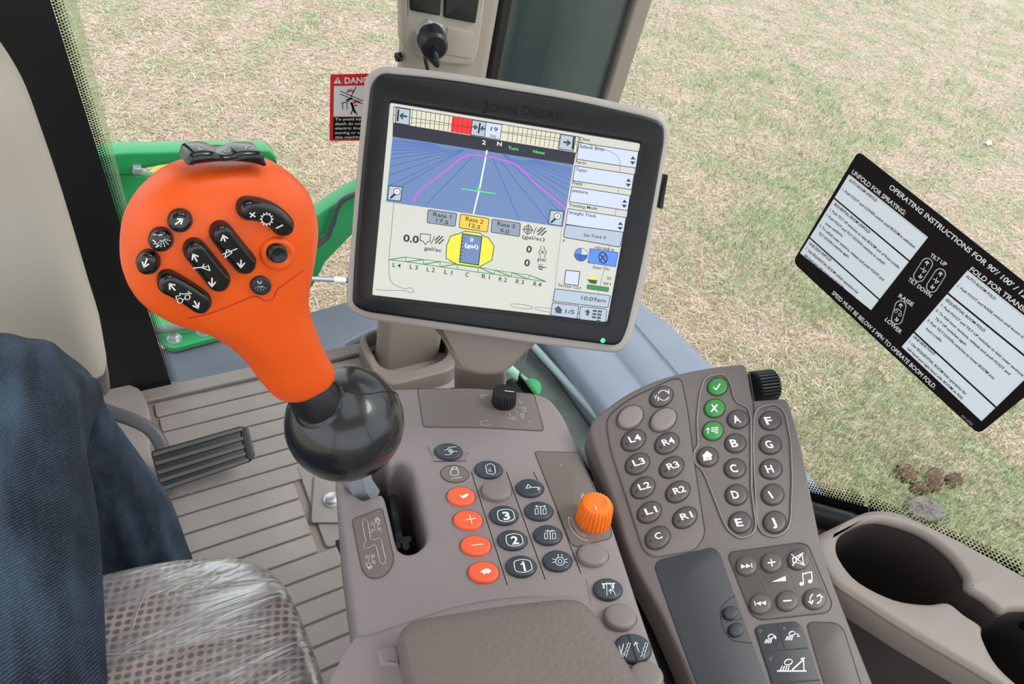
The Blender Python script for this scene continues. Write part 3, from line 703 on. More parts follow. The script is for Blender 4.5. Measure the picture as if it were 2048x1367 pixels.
cbtn(1008, 1030.5, 28.5, 18.5, BLKB, .004, 'slate oval button numbered 3', s_num('3', 1011, 1030))
cbtn(1025, 1080, 29.5, 19.5, BLKB, .004, 'slate oval button numbered 2', s_num('2', 1028, 1079))
cbtn(1042.5, 1132.5, 30.3, 21, BLKB, .004, 'slate oval button numbered 1', s_num('1', 1045, 1131, 1.05))
cbtn(1060, 976, 27.5, 17.3, BLKB, .004, 'slate oval button with boom symbol', lambda s_, S, h: (S([(1052, 976), (1056, 968), (1063, 974), (1052, 976)], 1.6), S([(1063, 974), (1077, 974)], 1.8), S([(1076, 974), (1075, 979)], 1), S([(1079, 974), (1080, 979)], 1), S([(1078, 976), (1077, 981)], 1)))
def s_pl(cx, cy, sgn):
    def f_(s_, S, h):
        for dx in (-8, 8): S([(cx + dx - 3, cy - 4), (cx + dx + 3, cy - 5), (cx + dx + 3.5, cy + 6), (cx + dx - 2.5, cy + 7)], 1.2, True)
        S([(cx, cy - 9), (cx + 1, cy + 8)], 1.6)
        for q in (-1, 1):
            a = cx + q * (2 if sgn > 0 else 10); b = cx + q * (10 if sgn > 0 else 2); S([(a, cy - 9), (b, cy - 9)], 1.3); S([(b - 3 * (1 if b > a else -1), cy - 11), (b, cy - 9), (b - 3 * (1 if b > a else -1), cy - 7)], 1.2)
    return f_
cbtn(1078, 1022, 28, 18.3, BLKB, .004, 'slate oval button with widen symbol', s_pl(1081, 1021, 1))
cbtn(1096, 1070, 28.5, 19.3, BLKB, .004, 'slate oval button with narrow symbol', s_pl(1100, 1070, -1))
def s_dif(s_, S, h):
    S(ell(1120, 1122, 9, 8, 0, 18), 1.4, True); S(ell(1120, 1122, 4, 4, 0, 10), 1.2, True)
    for q in (-1, 1): S([(1120 + q * 8, 1119), (1120 + q * 15, 1117)], 1.2); S([(1120 + q * 8, 1123), (1120 + q * 15, 1124)], 1.2); S([(1120 + q * 5, 1115), (1120 + q * 3, 1108)], 1.2)
cbtn(1115, 1121.6, 29, 20.4, BLKB, .004, 'slate oval button with lock symbol', s_dif)
cbtn(1185.6, 1109.6, 31.5, 22, BLANK, .006, 'blank light brown oval cover', rot=8)
def s_tram(s_, S, h):
    S([(1204, 1167), (1229, 1166)], 2.4)
    for x in (1207, 1226): S([(x, 1167), (x + .5, 1175)], 3)
    S([(1213, 1164), (1214, 1190)], 1.2); S([(1219, 1164), (1231, 1189)], 1.2); S([(1221, 1186), (1221, 1178)], 1.5); S([(1218, 1181), (1221, 1177), (1225, 1181)], 1.5)
cbtn(1215.6, 1178.6, 29, 21.5, BLKB, .004, 'slate oval button with tramline symbol', s_tram, rot=8)
cbtn(1240, 1234, 33.5, 25, BLANK, .007, 'blank light brown round cover', rot=12)
def s_lad(s_, S, h):
    S([(1247, 1291 - 4), (1241, 1311)], 1.5); S([(1238, 1291), (1243, 1309), (1247, 1306)], 1.4); S([(1277, 1283), (1271, 1304)], 0.1)
    S([(1278, 1303), (1271, 1284)], 1.4); S([(1268, 1290), (1271, 1283), (1276, 1287)], 1.4)
    for cx in (1250, 1285): S([(cx - 4 + (0, 3)[k % 2] + k * 1.3, 1312 - k * 4) for k in range(8)], 1.1); S([(cx + 2 + k * 1.3, 1313 - k * 4) for k in range(8)], 1.1)
    S([(1257, 1268), (1276, 1324)], 3, False, BLK)
cbtn(1266, 1297, 37, 28.5, BLKB, .005, 'split slate round button with ladder up and ladder down symbols', s_lad, rot=14)
cbtn(1291, 1354, 36, 30, BLANK, .006, 'blank light brown round cover', rot=14)
# knobs
c = PC.hit(1007, 806); n_ = PC.n
mb = MB(); lathe(mb, c, n_, [(.0136, -.001), (.0140, .002), (.0132, .0165), (.0122, .0178)], BLK, n=120, flute=.09, nf=24); kn = mb.build('rotary_knob', con); kn['label'] = 'small black fluted rotary knob'
mb = MB(); stroke(mb, PC, [(1008 + 2, 781), (1027, 783)], 2.2, .0185, WHITE); mb.build('pointer', kn, smooth=False)
c = PC.hit(1186, 1040)
mb = MB(); lathe(mb, c, n_, [(.0166, -.001), (.0166, .003), (.0155, .02), (.0135, .0235), (.0085, .0245), (.008, .0238)], ORK, n=160, flute=.08, nf=26, fl=lambda k: k < 4); kn = mb.build('throttle_knob', con); kn['label'] = 'orange fluted throttle knob'
mb = MB(); stroke(mb, PC, [(1191, 1012), (1193, 1018)], 2, .0253, WHITE); mb.build('pointer', kn, smooth=False)
# side edge pieces at the armrest root
mb = MB(); plate(mb, PC, rnd([(752, 1300), (757, 1291), (790, 1287), (800, 1295), (800, 1330), (760, 1328)], 6), -.002, .006, .003, CONS); mb.build('tether_clip', con)
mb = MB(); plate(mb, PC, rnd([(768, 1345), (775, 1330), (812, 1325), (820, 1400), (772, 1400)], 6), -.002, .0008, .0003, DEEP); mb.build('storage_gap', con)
# armrest pad
mb = MB()
oo = rnd([(792, 1290), (812, 1268), (1000, 1236), (1125, 1222), (1165, 1226), (1195, 1258), (1262, 1367), (1300, 1450), (830, 1450), (802, 1350)], [14, 18, 60, 30, 25, 30, 30, 5, 5, 30], 7)
cc = Vector((1000, 1400))
def shr(o_, k): return [tuple(cc + (Vector(q) - cc) * k) for q in o_]
dome(mb, PC, [(shr(oo, 1.0), .002), (shr(oo, .995), .010), (shr(oo, .98), .018), (shr(oo, .95), .024), (shr(oo, .90), .0275), (shr(oo, .8), .029), (shr(oo, .5), .030)], LEATH)
mb.build('armrest_pad', con, ang=70)
mb = MB(); hump = catmull([(700, 1290), (760, 1262), (900, 1215), (1010, 1195), (1110, 1190), (1165, 1196), (1195, 1240), (1240, 1330), (1262, 1420), (700, 1420)], 4)
cc2 = cc; dome(mb, PC, [([tuple(cc + (Vector(q) - cc) * k) for q in hump], h) for k, h in ((1.0, .0), (.965, .0012), (.93, .003), (.9, .0035), (.6, .0035))], CONS, base=-.003); mb.build('armrest_shoulder', con, ang=70)
# support below the console
mb = MB(); box(mb, (.22, -.12, .0), (.30, .10, .57), DEEP); mb.build('pedestal', con, smooth=False)

# ================================================================== control lever
H = at(435, 480, .405); B = at(690, 843, .530)
ah = (B - H).normalized(); nh = (CAM - H); nh = (nh - ah * nh.dot(ah)).normalized()
PH = Plane(H, nh, (1, 0, 0))
lev = thing('control_lever', 'orange hydro control handle with black rocker buttons and black ball base', 'control lever', PC.hit(740, 985))
st = [(405, 322, 505, 318, .007), (372, 330, 540, 324, .013), (330, 347, 574, 342, .018), (283, 386, 607, 372, .022), (252, 436, 623, 410, .0245), (242, 492, 629, 452, .0255), (248, 548, 624, 500, .026), (272, 592, 616, 545, .026), (318, 624, 611, 585, .025), (385, 645, 616, 620, .024), (442, 676, 627, 652, .023), (484, 714, 641, 686, .0215), (516, 755, 654, 712, .0205), (543, 785, 664, 729, .0185), (562, 791, 664, 738, .0165)]
st = catmull(st, 4, False)
V = []; Fc = []; NS = 56
def section(lx, ly, rx, ry, th, p_, k=1.0):
    L_, R_ = PH.hit(lx, ly), PH.hit(rx, ry); c = (L_ + R_) / 2; e = (R_ - L_) / 2 * k; out_ = []
    for i in range(NS):
        a = 2 * math.pi * i / NS; ca, sa = math.cos(a), math.sin(a)
        x = math.copysign(abs(ca) ** (2 / p_), ca); z = math.copysign(abs(sa) ** (2 / p_), sa)
        out_.append(c + e * x + nh * (z * th * k))
    return out_
secs = [section(*s_, 2.7 - .5 * i / len(st)) for i, s_ in enumerate(st)]
secs = [section(*st[0], 2.4, .75)] + secs + [section(*st[-1], 2.2, .93), section(*st[-1], 2.2, .8)]
for s_ in secs: V += s_
for k in range(len(secs) - 1):
    for i in range(NS): Fc.append((k * NS + i, k * NS + (i + 1) % NS, (k + 1) * NS + (i + 1) % NS, (k + 1) * NS + i))
Fc.append(tuple(range(NS))[::-1]); Fc.append(tuple(range((len(secs) - 1) * NS, len(secs) * NS)))
mb = MB(); mb.add(V, Fc, ORG); grip = mb.build('grip', lev, ang=60)
bvh = BVHTree.FromPolygons([tuple(q) for q in V], Fc)
def onface(px, py):
    d = ray(px, py); loc, nr, i, dist = bvh.ray_cast(CAM, d)
    if nr.dot(d) > 0: nr = -nr
    return loc, nr
def face_plane(px, py, kk=1.0):
    loc, nr = onface(px, py); return Plane(loc, nh + nr * kk, (1, 0, 0))
def gbtn(name, px, build, label=None, sym=None, kk=2.5):
    pl = face_plane(*px, kk); m_ = MB(); build(m_, pl); o = m_.build(name, lev, ang=60)
    if label: o['label'] = label
    if sym:
        s_ = MB(); sym(s_, pl, lambda p, w_=2, cl=False, mm=WHITE: stroke(s_, pl, p, w_, .0056, mm, cl)); s_.build('symbol', o, smooth=False)
    return o
def arrow(S, tip, tail, k=8, w_=2.6):
    t_ = Vector(tip); d = (Vector(tail) - t_).normalized(); n2 = Vector((-d.y, d.x))
    S([tail, tip], w_); S([tuple(t_ + d * k + n2 * k * .75), tip, tuple(t_ + d * k - n2 * k * .75)], w_)
GP = [(1.0, .35), (.97, .6), (.92, .8), (.8, .95), (.5, 1.0), (.2, 1.0)]
def rb(cx, cy, a, b, h=.0053, m=BLKG): return lambda m_, pl: (dome(m_, pl, [(ell(cx, cy, a + 2.2, b + 2.2), .0012), (ell(cx, cy, a - 1, b - 1), .0014)], BLK, base=-.006), ebutton(m_, pl, cx, cy, a, b, 0, h, m, sink=.006, prof=GP))
def bb(sp, r, h=.0053): return lambda m_, pl: (dome(m_, pl, [(bean(bez(sp), r + 2.5), .0012), (bean(bez(sp), r - 1), .0014)], BLK, base=-.008), bbutton(m_, pl, sp, r, h, BLKG, prof=GP, sink=.008))
gbtn('round_button', (360, 440.5), rb(360, 441, 23.5, 21.5), 'black round button with up arrow', lambda s_, pl, S: arrow(S, (365, 438), (351, 448), 8))
def s_spray(s_, pl, S):
    for q in ((-1, -1), (1, -1), (-1, 1)): S([(322 + q[0] * 3 - 6, 478 + q[1] * 9), (322 + q[0] * 9 - 6, 478 + q[1] * 9)], 1.5)
    S([(316, 470), (322, 470)], 1.4); S([(306, 480), (311, 484)], 2.2); S([(318, 490), (312, 494)], 2)
    for k in range(5):
        for j in range(3): a = math.radians(15 + 28 * k); x, y_ = 324 + (5 + 5 * j) * math.cos(a), 477 + (4 + 5 * j) * math.sin(a); S([(x, y_), (x + 2.5 * math.cos(a), y_ + 2.5 * math.sin(a))], 1.2)
gbtn('round_button', (321.7, 478.6), rb(321.7, 479, 23.5, 22), 'black round button with spray symbol', s_spray)
gbtn('round_button', (295.6, 524), rb(296, 524, 22.5, 22.5), 'black round button with down arrow', lambda s_, pl, S: arrow(S, (288, 534), (294, 517), 9))
def s_gear(s_, pl, S):
    S([(500, 426), (510, 433)], 2.4); S([(509, 425), (501, 434)], 2.4); S([(553, 456), (565, 450)], 2.6)
    S(ell(533.5, 438, 10, 10, 0, 20), 2, True)
    for k in range(12): a = k * math.pi / 6; S([(533.5 + 10 * math.cos(a), 438 + 10 * math.sin(a)), (533.5 + 13 * math.cos(a), 438 + 13 * math.sin(a))], 2)
gbtn('rocker_button', (533, 434), bb([(497, 418), (536, 426), (566, 450)], 20), 'black bean shaped rocker with gear symbol', s_gear, 1)
def s_boom(cx, cy, fl):
    def f_(s_, pl, S):
        arrow(S, (cx - 22, cy - 27), (cx - 16, cy - 14), 9); arrow(S, (cx + 14, cy + 29), (cx + 10, cy + 14), 9)
        if fl: S([(cx - 19, cy - 3), (cx + 12, cy + 4), (cx + 10, cy - 6), (cx - 4, cy + 12), (cx - 4, cy)], 0.1); S([(cx - 20, cy + 1), (cx + 12, cy - 6)], 1.8); S([(cx - 4, cy - 2), (cx - 2, cy - 10), (cx + 8, cy - 3)], 0.1)
        S([(cx - 12, cy - 8 + 10), (cx + 2, cy + 8), (cx - 7, cy - 4)] if not fl else [(cx - 4, cy - 3), (cx + 6, cy + 6), (cx + 5, cy - 6)], 1.7, True)
        if not fl: S([(cx - 12, cy + 7), (cx + 14, cy - 8)], 2.2); S([(cx - 8, cy - 9), (cx + 6, cy + 6)], 0.1)
    return f_
def s_b1(s_, pl, S):   # right-hand boom
    arrow(S, (446, 470), (450, 482), 9); arrow(S, (482, 535), (482, 520), 9)
    S([(446, 508), (474, 497)], 2); S([(453, 500), (450, 515), (464, 505), (456, 499)], 1.8)
gbtn('rocker_button', (467, 496), bb([(444, 468), (466, 496), (489, 524)], 21.5), 'black bean shaped rocker with boom symbol, the one nearer the right', s_b1, 1)
def s_b2(s_, pl, S):
    arrow(S, (386, 508), (394, 522), 9); arrow(S, (424, 573), (424, 556), 9)
    S([(387, 536), (413, 533)], 2); S([(408, 528), (404, 535), (420, 541), (416, 530)], 1.8)
gbtn('rocker_button', (415, 530), bb([(391, 502), (414, 530), (437, 559)], 21.5), 'black bean shaped rocker with boom symbol, the one nearer the left', s_b2, 1)
def s_trk(s_, pl, S):
    arrow(S, (339, 567), (350, 580), 9); arrow(S, (396, 616), (389, 602), 9)
    S(ell(360, 601, 5, 5, 0, 14), 1.8, True); S(ell(375, 594, 5, 5, 0, 14), 1.8, True); S([(353, 598), (352, 592), (360, 591), (360, 586), (368, 588), (374, 586), (383, 587)], 1.6); S([(365, 599), (370, 597)], 1.6); S([(376, 582), (381, 586)], 1.4)
gbtn('rocker_button', (369, 584), bb([(338, 566), (369, 582), (400, 603)], 21), 'black bean shaped rocker with machine symbol', s_trk, 1)
gbtn('round_button', (554, 506), lambda m_, pl: (dome(m_, pl, [(ell(554, 506, 36, 33), .0), (ell(554, 506, 33, 30), .0022), (ell(554, 506, 27, 25), .0030), (ell(554, 506, 23, 21), .0024)], ORG, base=-.006), ebutton(m_, pl, 554, 506, 20.5, 19, 0, .0062, BLK, sink=.004, prof=[(1, .6), (.9, .9), (.75, 1), (.45, .8), (.2, .75)])), 'dished black round button in an orange ring')
def s_foot(s_, pl, S):
    S([(515, 562), (519, 567)], 2.2); S([(523, 562), (521, 567)], 2.2)
    for k in range(5):
        for j in range(2): a = math.radians(30 + 30 * k); x, y_ = 521 + (5 + 5 * j) * math.cos(a), 571 + (3 + 5 * j) * math.sin(a); S([(x, y_), (x + 2.5 * math.cos(a), y_ + 2.5 * math.sin(a))], 1)
    S([(515, 573), (526, 572)], 1)
def fs(m_, pl): ebutton(m_, pl, 521.8, 571, 20.5, 18.5, 0, .0025, SLATE, sink=.004)
pl = face_plane(522, 571, 2.5); mb = MB(); fs(mb, pl); o = mb.build('round_button', lev, ang=60); o['label'] = 'flat dark grey round button with spray nozzle symbol'
s_ = MB(); s_foot(s_, pl, lambda p, w_=2, cl=False, mm=GREYP: stroke(s_, pl, p, w_, .0030, mm, cl)); s_.build('symbol', o, smooth=False)
# seam across the grip
mb = MB(); seam = catmull([(375, 636), (425, 624), (498, 595), (515, 593), (530, 600), (546, 596), (555, 578), (583, 557), (606, 540)], 6, False); prev = None
pts = []
for q in seam:
    loc, nr = onface(*q); pts.append(loc + nr * .0002)
SEAM = mat('orange_seam', (196, 52, 8), .6); tube(mb, pts, .00035, SEAM, n=6); mb.build('seam_line', lev)
# thumb rocker on the crown
PR = Plane(H + nh * .018, nh, (1, 0, 0))
mb = MB(); plate(mb, PR, catmull([(377, 333), (378, 322), (381, 312), (396, 306), (424, 305), (443, 312), (464, 312), (486, 305), (519, 305), (529, 311), (532, 322), (533, 335), (500, 328), (455, 325), (408, 329)], 4), -.017, .0, .0025, BLKG); rk = mb.build('thumb_rocker', lev, ang=50); rk['label'] = 'black wavy thumb rocker lettered L and R'
mb = MB(); PT = Plane(H + nh * .004, (nh + Vector((0, 0, .0))), (1, 0, 0))
bq = BVHTree.FromObject(rk, bpy.context.evaluated_depsgraph_get())
def onrk(x, y_, off):
    loc, nr, i, d = bq.ray_cast(CAM - lev.location, ray(x, y_)); return (loc + lev.location - ray(x, y_) * off) if loc else at(x, y_, .4)
def rstroke(p, w_):
    Q = [onrk(*q, .0006) for q in p]; tube(mb, Q, w_ * .4 / F / 2, GREYP, n=5)
rstroke([(397, 294), (399, 299), (408, 298)], 1.8); rstroke([(491, 298), (494, 292), (505, 293), (503, 296), (494, 296), (504, 299)], 1.8); rstroke([(447, 299), (449, 304), (458, 304), (460, 299)], 1.5)
mb.build('rocker_lettering', rk, smooth=False)
# collar and ball base
mb = MB(); e0 = PH.hit(615, 766); e1 = at(634, 806, .496); tube(mb, [e0 - (e1 - e0) * .25, at(628, 796, .492), at(628, 796, .492).lerp(B, .35), at(628, 796, .492).lerp(B, .7)], [.0165, .0174, .0176, .0176], BLK, n=40); mb.build('collar', lev)
mb = MB(); rB = .0452
prof = [(rB * math.sin(math.pi * k / 24) * (1.0 + .03 * math.cos(math.pi * k / 24)) + 1e-5, -rB * math.cos(math.pi * k / 24)) for k in range(1, 24)]
axb = (PH.hit(690, 843) - e0).normalized()
lathe(mb, B, -axb * .6 + Vector((0, 0, .8)), prof, BALLM, n=64); bo = mb.build('ball_base', lev, ang=80)
mb = MB()
bb2 = BVHTree.FromObject(bo, bpy.context.evaluated_depsgraph_get())
for sm in ([(672, 776), (690, 780), (712, 786), (740, 787), (765, 783), (788, 784), (798, 793)],):
    Q = []
    for q in catmull(sm, 5, False):
        loc, nr, i, d = bb2.ray_cast(CAM - lev.location, ray(*q))
        if loc: Q.append(loc + lev.location)
    if len(Q) > 2: tube(mb, Q, .0006, FRIT, n=6)
mb.build('ball_seam', bo)
# collar ring between grip stem and ball
mb = MB(); e2 = at(628, 796, .492); axc = (B - e2).normalized(); lathe(mb, e2 + axc * .005, axc, [(.0178, 0), (.0190, .001), (.0215, .004), (.028, .012)], BALLM, n=48); mb.build('collar_ring', lev)
mb = MB(); tube(mb, [B, PC.hit(716, 962, .004), PC.hit(732, 985, -.012), PC.hit(738, 992, -.09)], [.0125, .013, .013, .012], GREY, n=6, flat=1.0); mb.build('lever_shaft', lev)
# ================================================================== keypad unit
PK = Plane((.50, .22, .70), (-.14, -.04, 1))
key = thing('keypad_unit', 'dark brown keypad unit with lettered buttons and green buttons beside the console', 'keypad', (.46, .15, .5))
out = rnd([(1179, 857), (1188, 834), (1252, 786), (1313, 757.5), (1375, 741), (1436, 730.5), (1490, 725.5), (1498, 745), (1507, 799), (1573, 794), (1582, 812), (1602, 880), (1621, 976), (1651, 1120), (1692, 1227), (1748, 1367), (1790, 1470), (1425, 1470), (1385, 1367), (1317, 1215), (1262, 1120), (1221, 983), (1185, 885)], [16, 20, 40, 40, 40, 30, 7, 8, 5, 14, 30, 60, 60, 60, 60, 60, 5, 5, 60, 60, 60, 60, 15], 6)
mb = MB(); plate(mb, PK, out, -.038, 0, .004, KEYP); mb.build('housing', key, ang=45)
mb = MB()
grp = rnd([(1213, 842), (1222, 826), (1258, 797), (1345, 757), (1362, 757), (1374, 808), (1386, 900), (1400, 1000), (1411, 1068), (1390, 1100), (1306, 1114), (1286, 1098), (1220, 895)], [12, 10, 40, 12, 10, 40, 40, 40, 16, 16, 18, 20, 40], 5)
plate(mb, PK, grp, -.002, .0022, .0018, KEYP); stroke(mb, PK, grp, 2.2, .0003, DARKL, True); mb.build('section_button_field', key)
def lowfield(name, px):
    m_ = MB(); P_ = [PK.hit(x, y_, .0002) for x, y_ in catmull(px, 2)]; P_.append(P_[0]); tube(m_, P_, .0016, KEYP, n=10, flat=1, cap=False); stroke(m_, PK, [(x + 0, y_ + 0) for x, y_ in px], 1.0, .0019, PALEL, True); m_.build(name, key)
lowfield('letter_field_rim', rnd([(1410, 754), (1446, 746), (1462, 765), (1467, 792), (1475, 806), (1496, 812), (1502, 832), (1503, 980), (1512, 1046), (1508, 1066), (1482, 1077), (1458, 1062), (1446, 1040), (1413, 955), (1403, 936), (1389, 926), (1387, 904), (1397, 890), (1394, 840), (1400, 785)], 12, 4))
lowfield('letter_field_rim', rnd([(1515, 815), (1550, 806), (1570, 822), (1582, 880), (1585, 960), (1582, 1040), (1573, 1062), (1550, 1074), (1524, 1066), (1514, 1045), (1507, 900), (1508, 835)], 12, 4))
mb = MB(); stroke(mb, PK, catmull([(1498, 742), (1507, 800), (1509, 880), (1510, 960), (1513, 1010)], 5, False), 2.4, .0006, DARKL); mb.build('centre_groove', key, smooth=False)
def kbtn(cx, cy, a, b, rot, m, h, label, sym=None, led=None):
    m_ = MB(); z_ = .0022 if cx < 1374 else 0; dome(m_, PK, [(ell(cx, cy, a + 2.4, b + 2.4, rot), z_ + .0005), (ell(cx, cy, a - 1, b - 1, rot), z_ + .0006)], DARKL)
    ebutton(m_, PK, cx, cy, a, b, rot, h, m, z=z_); h = h + z_ / 1.06
    if led: dome(m_, PK, [(ell(*led, 3, 3, 0, 14), h * 1.07), (ell(*led, 2, 2, 0, 14), h * 1.09)], DEEP)
    o = m_.build('push_button', key, ang=60); o['label'] = label
    if sym:
        s_ = MB(); hh = h * 1.06 + .0003
        if isinstance(sym, str): 
            if len(sym) == 2: text(s_, PK, sym, (cx - 13, cy + 6.5 + .5), (cx + 15, cy + .5), 16, hh, WHITE, .02)
            else:
                wd = {'I': 1.8, 'J': 4.8}.get(sym, 7); text(s_, PK, sym, (cx - wd, cy + 7.5), (cx + wd, cy + 6.2), 16, hh, WHITE, .025)
        else: sym(s_, lambda p, w_=2, cl=False, mm=WHITE: stroke(s_, PK, p, w_, hh, mm, cl), hh)
        s_.build('symbol', o, smooth=False)
def s_rec(s_, S, h):
    S([(1327 + 11 * math.cos(math.radians(a)), 790 + 10 * math.sin(math.radians(a))) for a in range(200, 345, 12)], 1.8); S([(1327 + 11 * math.cos(math.radians(a)), 790 + 10 * math.sin(math.radians(a))) for a in range(20, 165, 12)], 1.8)
    S([(1331, 782), (1338, 785), (1337, 779)], 1.8); S([(1322, 798), (1316, 795), (1316, 801)], 1.8); S([(1308, 790), (1312, 796)], 1); S([(1314, 789), (1310, 797)], 1)
kbtn(1323, 793, 24, 18, -30, KEYB, .003, 'brown oval button with circling arrows', s_rec)
kbtn(1260.5, 834, 27, 20.5, -32, BLANK, .005, 'blank brown oval cover, left'); kbtn(1327, 839, 27.5, 20.5, -32, BLANK, .005, 'blank brown oval cover, right')
for s_, x, y_ in (('L4', 1267, 880), ('L3', 1275, 927), ('L2', 1286, 975), ('L1', 1299, 1024), ('R4', 1334, 886), ('R3', 1343.5, 934), ('R2', 1356, 983), ('R1', 1370, 1034.5)):
    kbtn(x, y_, 25, 18.8, -32, KEYB, .003, 'brown oval button lettered ' + s_, (lambda q: (lambda sm, S, h: text(sm, PK, q, (x - 6, y_ + 5), (x + 17, y_ - 1.5), 13, h, WHITE, .02)))(s_), (x - 12, y_ + 7))
kbtn(1315.5, 1075, 25.5, 20.5, -34, KEYB, .003, 'brown oval button lettered C on the left pad', lambda sm, S, h: text(sm, PK, 'C', (1313, 1079), (1326, 1074), 13, h, WHITE, .02), (1301, 1081))
kbtn(1435.3, 773, 19.5, 16.3, -10, GREEND, .003, 'green round button with check mark', lambda sm, S, h: S([(1427, 774), (1432, 779), (1440, 767)], 2.4))
kbtn(1429.4, 816, 20, 17.3, -8, GREEND, .003, 'green round button lettered X', lambda sm, S, h: (S([(1424, 809), (1434, 823)], 3), S([(1434, 809), (1423, 822)], 3)))
def s_lst(sm, S, h):
    S([(1416, 867), (1416, 857)], 1.6); S([(1413, 859), (1416, 855), (1419, 859)], 1.5)
    for k in range(4): S([(1423 + (6 if k == 3 else 0), 855 + k * 3.6), (1428 if k < 3 else 1429, 855 + k * 3.6)], 2) if k < 3 else None; S([(1430, 854.5 + k * 3.6), (1436, 854 + k * 3.6)], 2)
kbtn(1426, 861, 20.3, 18, -8, GREEND, .003, 'green round button with list symbol', s_lst)
kbtn(1415.6, 913, 20.3, 18.6, 0, KEYB, .003, 'brown round button with house symbol', lambda sm, S, h: (poly(sm, PK, [(1404, 911), (1414, 901), (1417, 903), (1425, 909), (1423, 911), (1423, 919), (1407, 921), (1406, 912)], h, WHITE), S([(1413, 921), (1413, 915), (1417, 915), (1417, 920)], 1.5, False, KEYB)))
for s_, x, y_, a, b in (('A', 1476, 838, 20.5, 17.5), ('B', 1471, 886, 20.5, 18), ('C', 1470.3, 936.5, 20.8, 18.8), ('D', 1473, 989, 21.3, 20), ('E', 1480.5, 1044.5, 21.8, 20.8), ('F', 1540.6, 841, 20.8, 17.6), ('G', 1541, 888.5, 21.2, 18.4), ('H', 1542, 937.5, 21.6, 19.2), ('I', 1545.5, 988.5, 21.8, 20.2), ('J', 1549.5, 1043.5, 22, 21)):
    kbtn(x, y_, a, b, 0, KEYB, .003, 'brown round button lettered ' + s_, s_)
# thumb wheel at the front corner
mb = MB(); a, b = PK.hit(1507, 774, -.012), PK.hit(1546, 769, -.012); ax = (b - a)
lathe(mb, a, ax, [(.0170, 0), (.0185, .001), (.0185, ax.length - .001), (.0165, ax.length)], BLK, n=120, flute=.12, nf=30); tw = mb.build('thumb_wheel', key); tw['label'] = 'black fluted scroll wheel'
# dark slate touch panel
mb = MB(); sl = rnd([(1309, 1132), (1318, 1118), (1425, 1093), (1440, 1104), (1448, 1130), (1495, 1262), (1575, 1470), (1436, 1470), (1385, 1345), (1345, 1236)], [10, 10, 14, 14, 20, 60, 5, 5, 60, 60], 5)
plate(mb, PK, sl, -.002, .0008, .0004, SLATE); sp = mb.build('slate_panel', key)
mb = MB(); stroke(mb, PK, catmull([(1470, 1190), (1450, 1205), (1442, 1222), (1444, 1245), (1455, 1270), (1470, 1281), (1504, 1285)], 5, False), 1.6, .0010, DEEP); stroke(mb, PK, [(1450, 1244), (1486, 1236)], 1.3, .0010, DEEP); mb.build('small_button_border', sp, smooth=False)
for q in ((1461, 1225, 14.5, 14), (1472.5, 1259, 15, 14.5)):
    mb = MB(); ebutton(mb, PK, *q, 0, .003, SLATE, z=.0008); mb.build('small_round_button', sp, ang=60)
# media pad
mb = MB(); md = rnd([(1458, 1113), (1462, 1103), (1600, 1084), (1617, 1090), (1665, 1206), (1657, 1224), (1522, 1239), (1503, 1228)], [10, 8, 12, 14, 14, 14, 16, 16], 5)
plate(mb, PK, md, -.002, .0008, .0004, KEYB); stroke(mb, PK, md, 1.6, .0010, DARKL, True)
for a, b in (((1515, 1140), (1538, 1186)), ((1570, 1120), (1592, 1175)), ((1618, 1110), (1648, 1180))): stroke(mb, PK, [a, b], 1, .0010, KEYP)
mp = mb.build('media_button_field', key)
def mbtn(cx, cy, r, label, sym):
    m_ = MB(); ebutton(m_, PK, cx, cy, r, r * .95, 0, .0028, KEYB, z=.0008); o = m_.build('media_button', key, ang=60); o['label'] = label
    s_ = MB(); sym(s_, lambda p, w_=2, cl=False, mm=WHITE: stroke(s_, PK, p, w_, .0042, mm, cl), .0042); s_.build('symbol', o, smooth=False)
def tri(sm, h, x, y_, k, s=1): poly(sm, PK, [(x, y_ - 4.5), (x, y_ + 4.5), (x + 10 * s, y_)] if s > 0 else [(x, y_ - 4.5), (x - 10, y_), (x, y_ + 4.5)], h, WHITE)
mbtn(1493, 1131, 21, 'round media button with skip forward symbol', lambda sm, S, h: (tri(sm, h, 1482, 1132, 0), tri(sm, h, 1492, 1131, 0), S([(1503, 1126), (1504, 1134)], 1.8)))
mbtn(1543, 1124, 21, 'round media button with plus sign', lambda sm, S, h: (S([(1536, 1125), (1550, 1123)], 2.4), S([(1542, 1118), (1544, 1131)], 2.4)))
mbtn(1597.5, 1118.5, 22, 'round media button with crossed out speaker', lambda sm, S, h: (S([(1585, 1115), (1591, 1114), (1604, 1106), (1607, 1129), (1593, 1124), (1586, 1124)], 1.8, True), S([(1583, 1108), (1609, 1129)], 1.8), S([(1606, 1105), (1585, 1130)], 1.8), S([(1591, 1114), (1593, 1124)], 1.5)))
mbtn(1521, 1207, 22, 'round media button with skip back symbol', lambda sm, S, h: (tri(sm, h, 1522, 1206, 0, -1), tri(sm, h, 1532, 1205, 0, -1), S([(1509, 1202), (1511, 1210)], 1.8)))
mbtn(1574.7, 1201, 22, 'round media button with minus sign', lambda sm, S, h: S([(1567, 1201), (1582, 1200)], 2.4))
def s_sw(sm, S, h):
    S(catmull([(1625, 1188), (1620, 1196), (1623, 1206)], 5, False), 2.4); S([(1617, 1202), (1623, 1207), (1626, 1200)], 2.2); S(catmull([(1635, 1206), (1642, 1199), (1640, 1189)], 5, False), 2.4); S([(1634, 1192), (1640, 1188), (1645, 1194)], 2.2)
mbtn(1630, 1197, 23, 'round media button with two curved arrows', s_sw)
mb = MB(); poly(mb, PK, [(1543, 1163), (1571, 1151), (1572, 1161)], .0011, WHITE)
S = lambda p, w_=1.8: stroke(mb, PK, p, w_, .0011, WHITE)
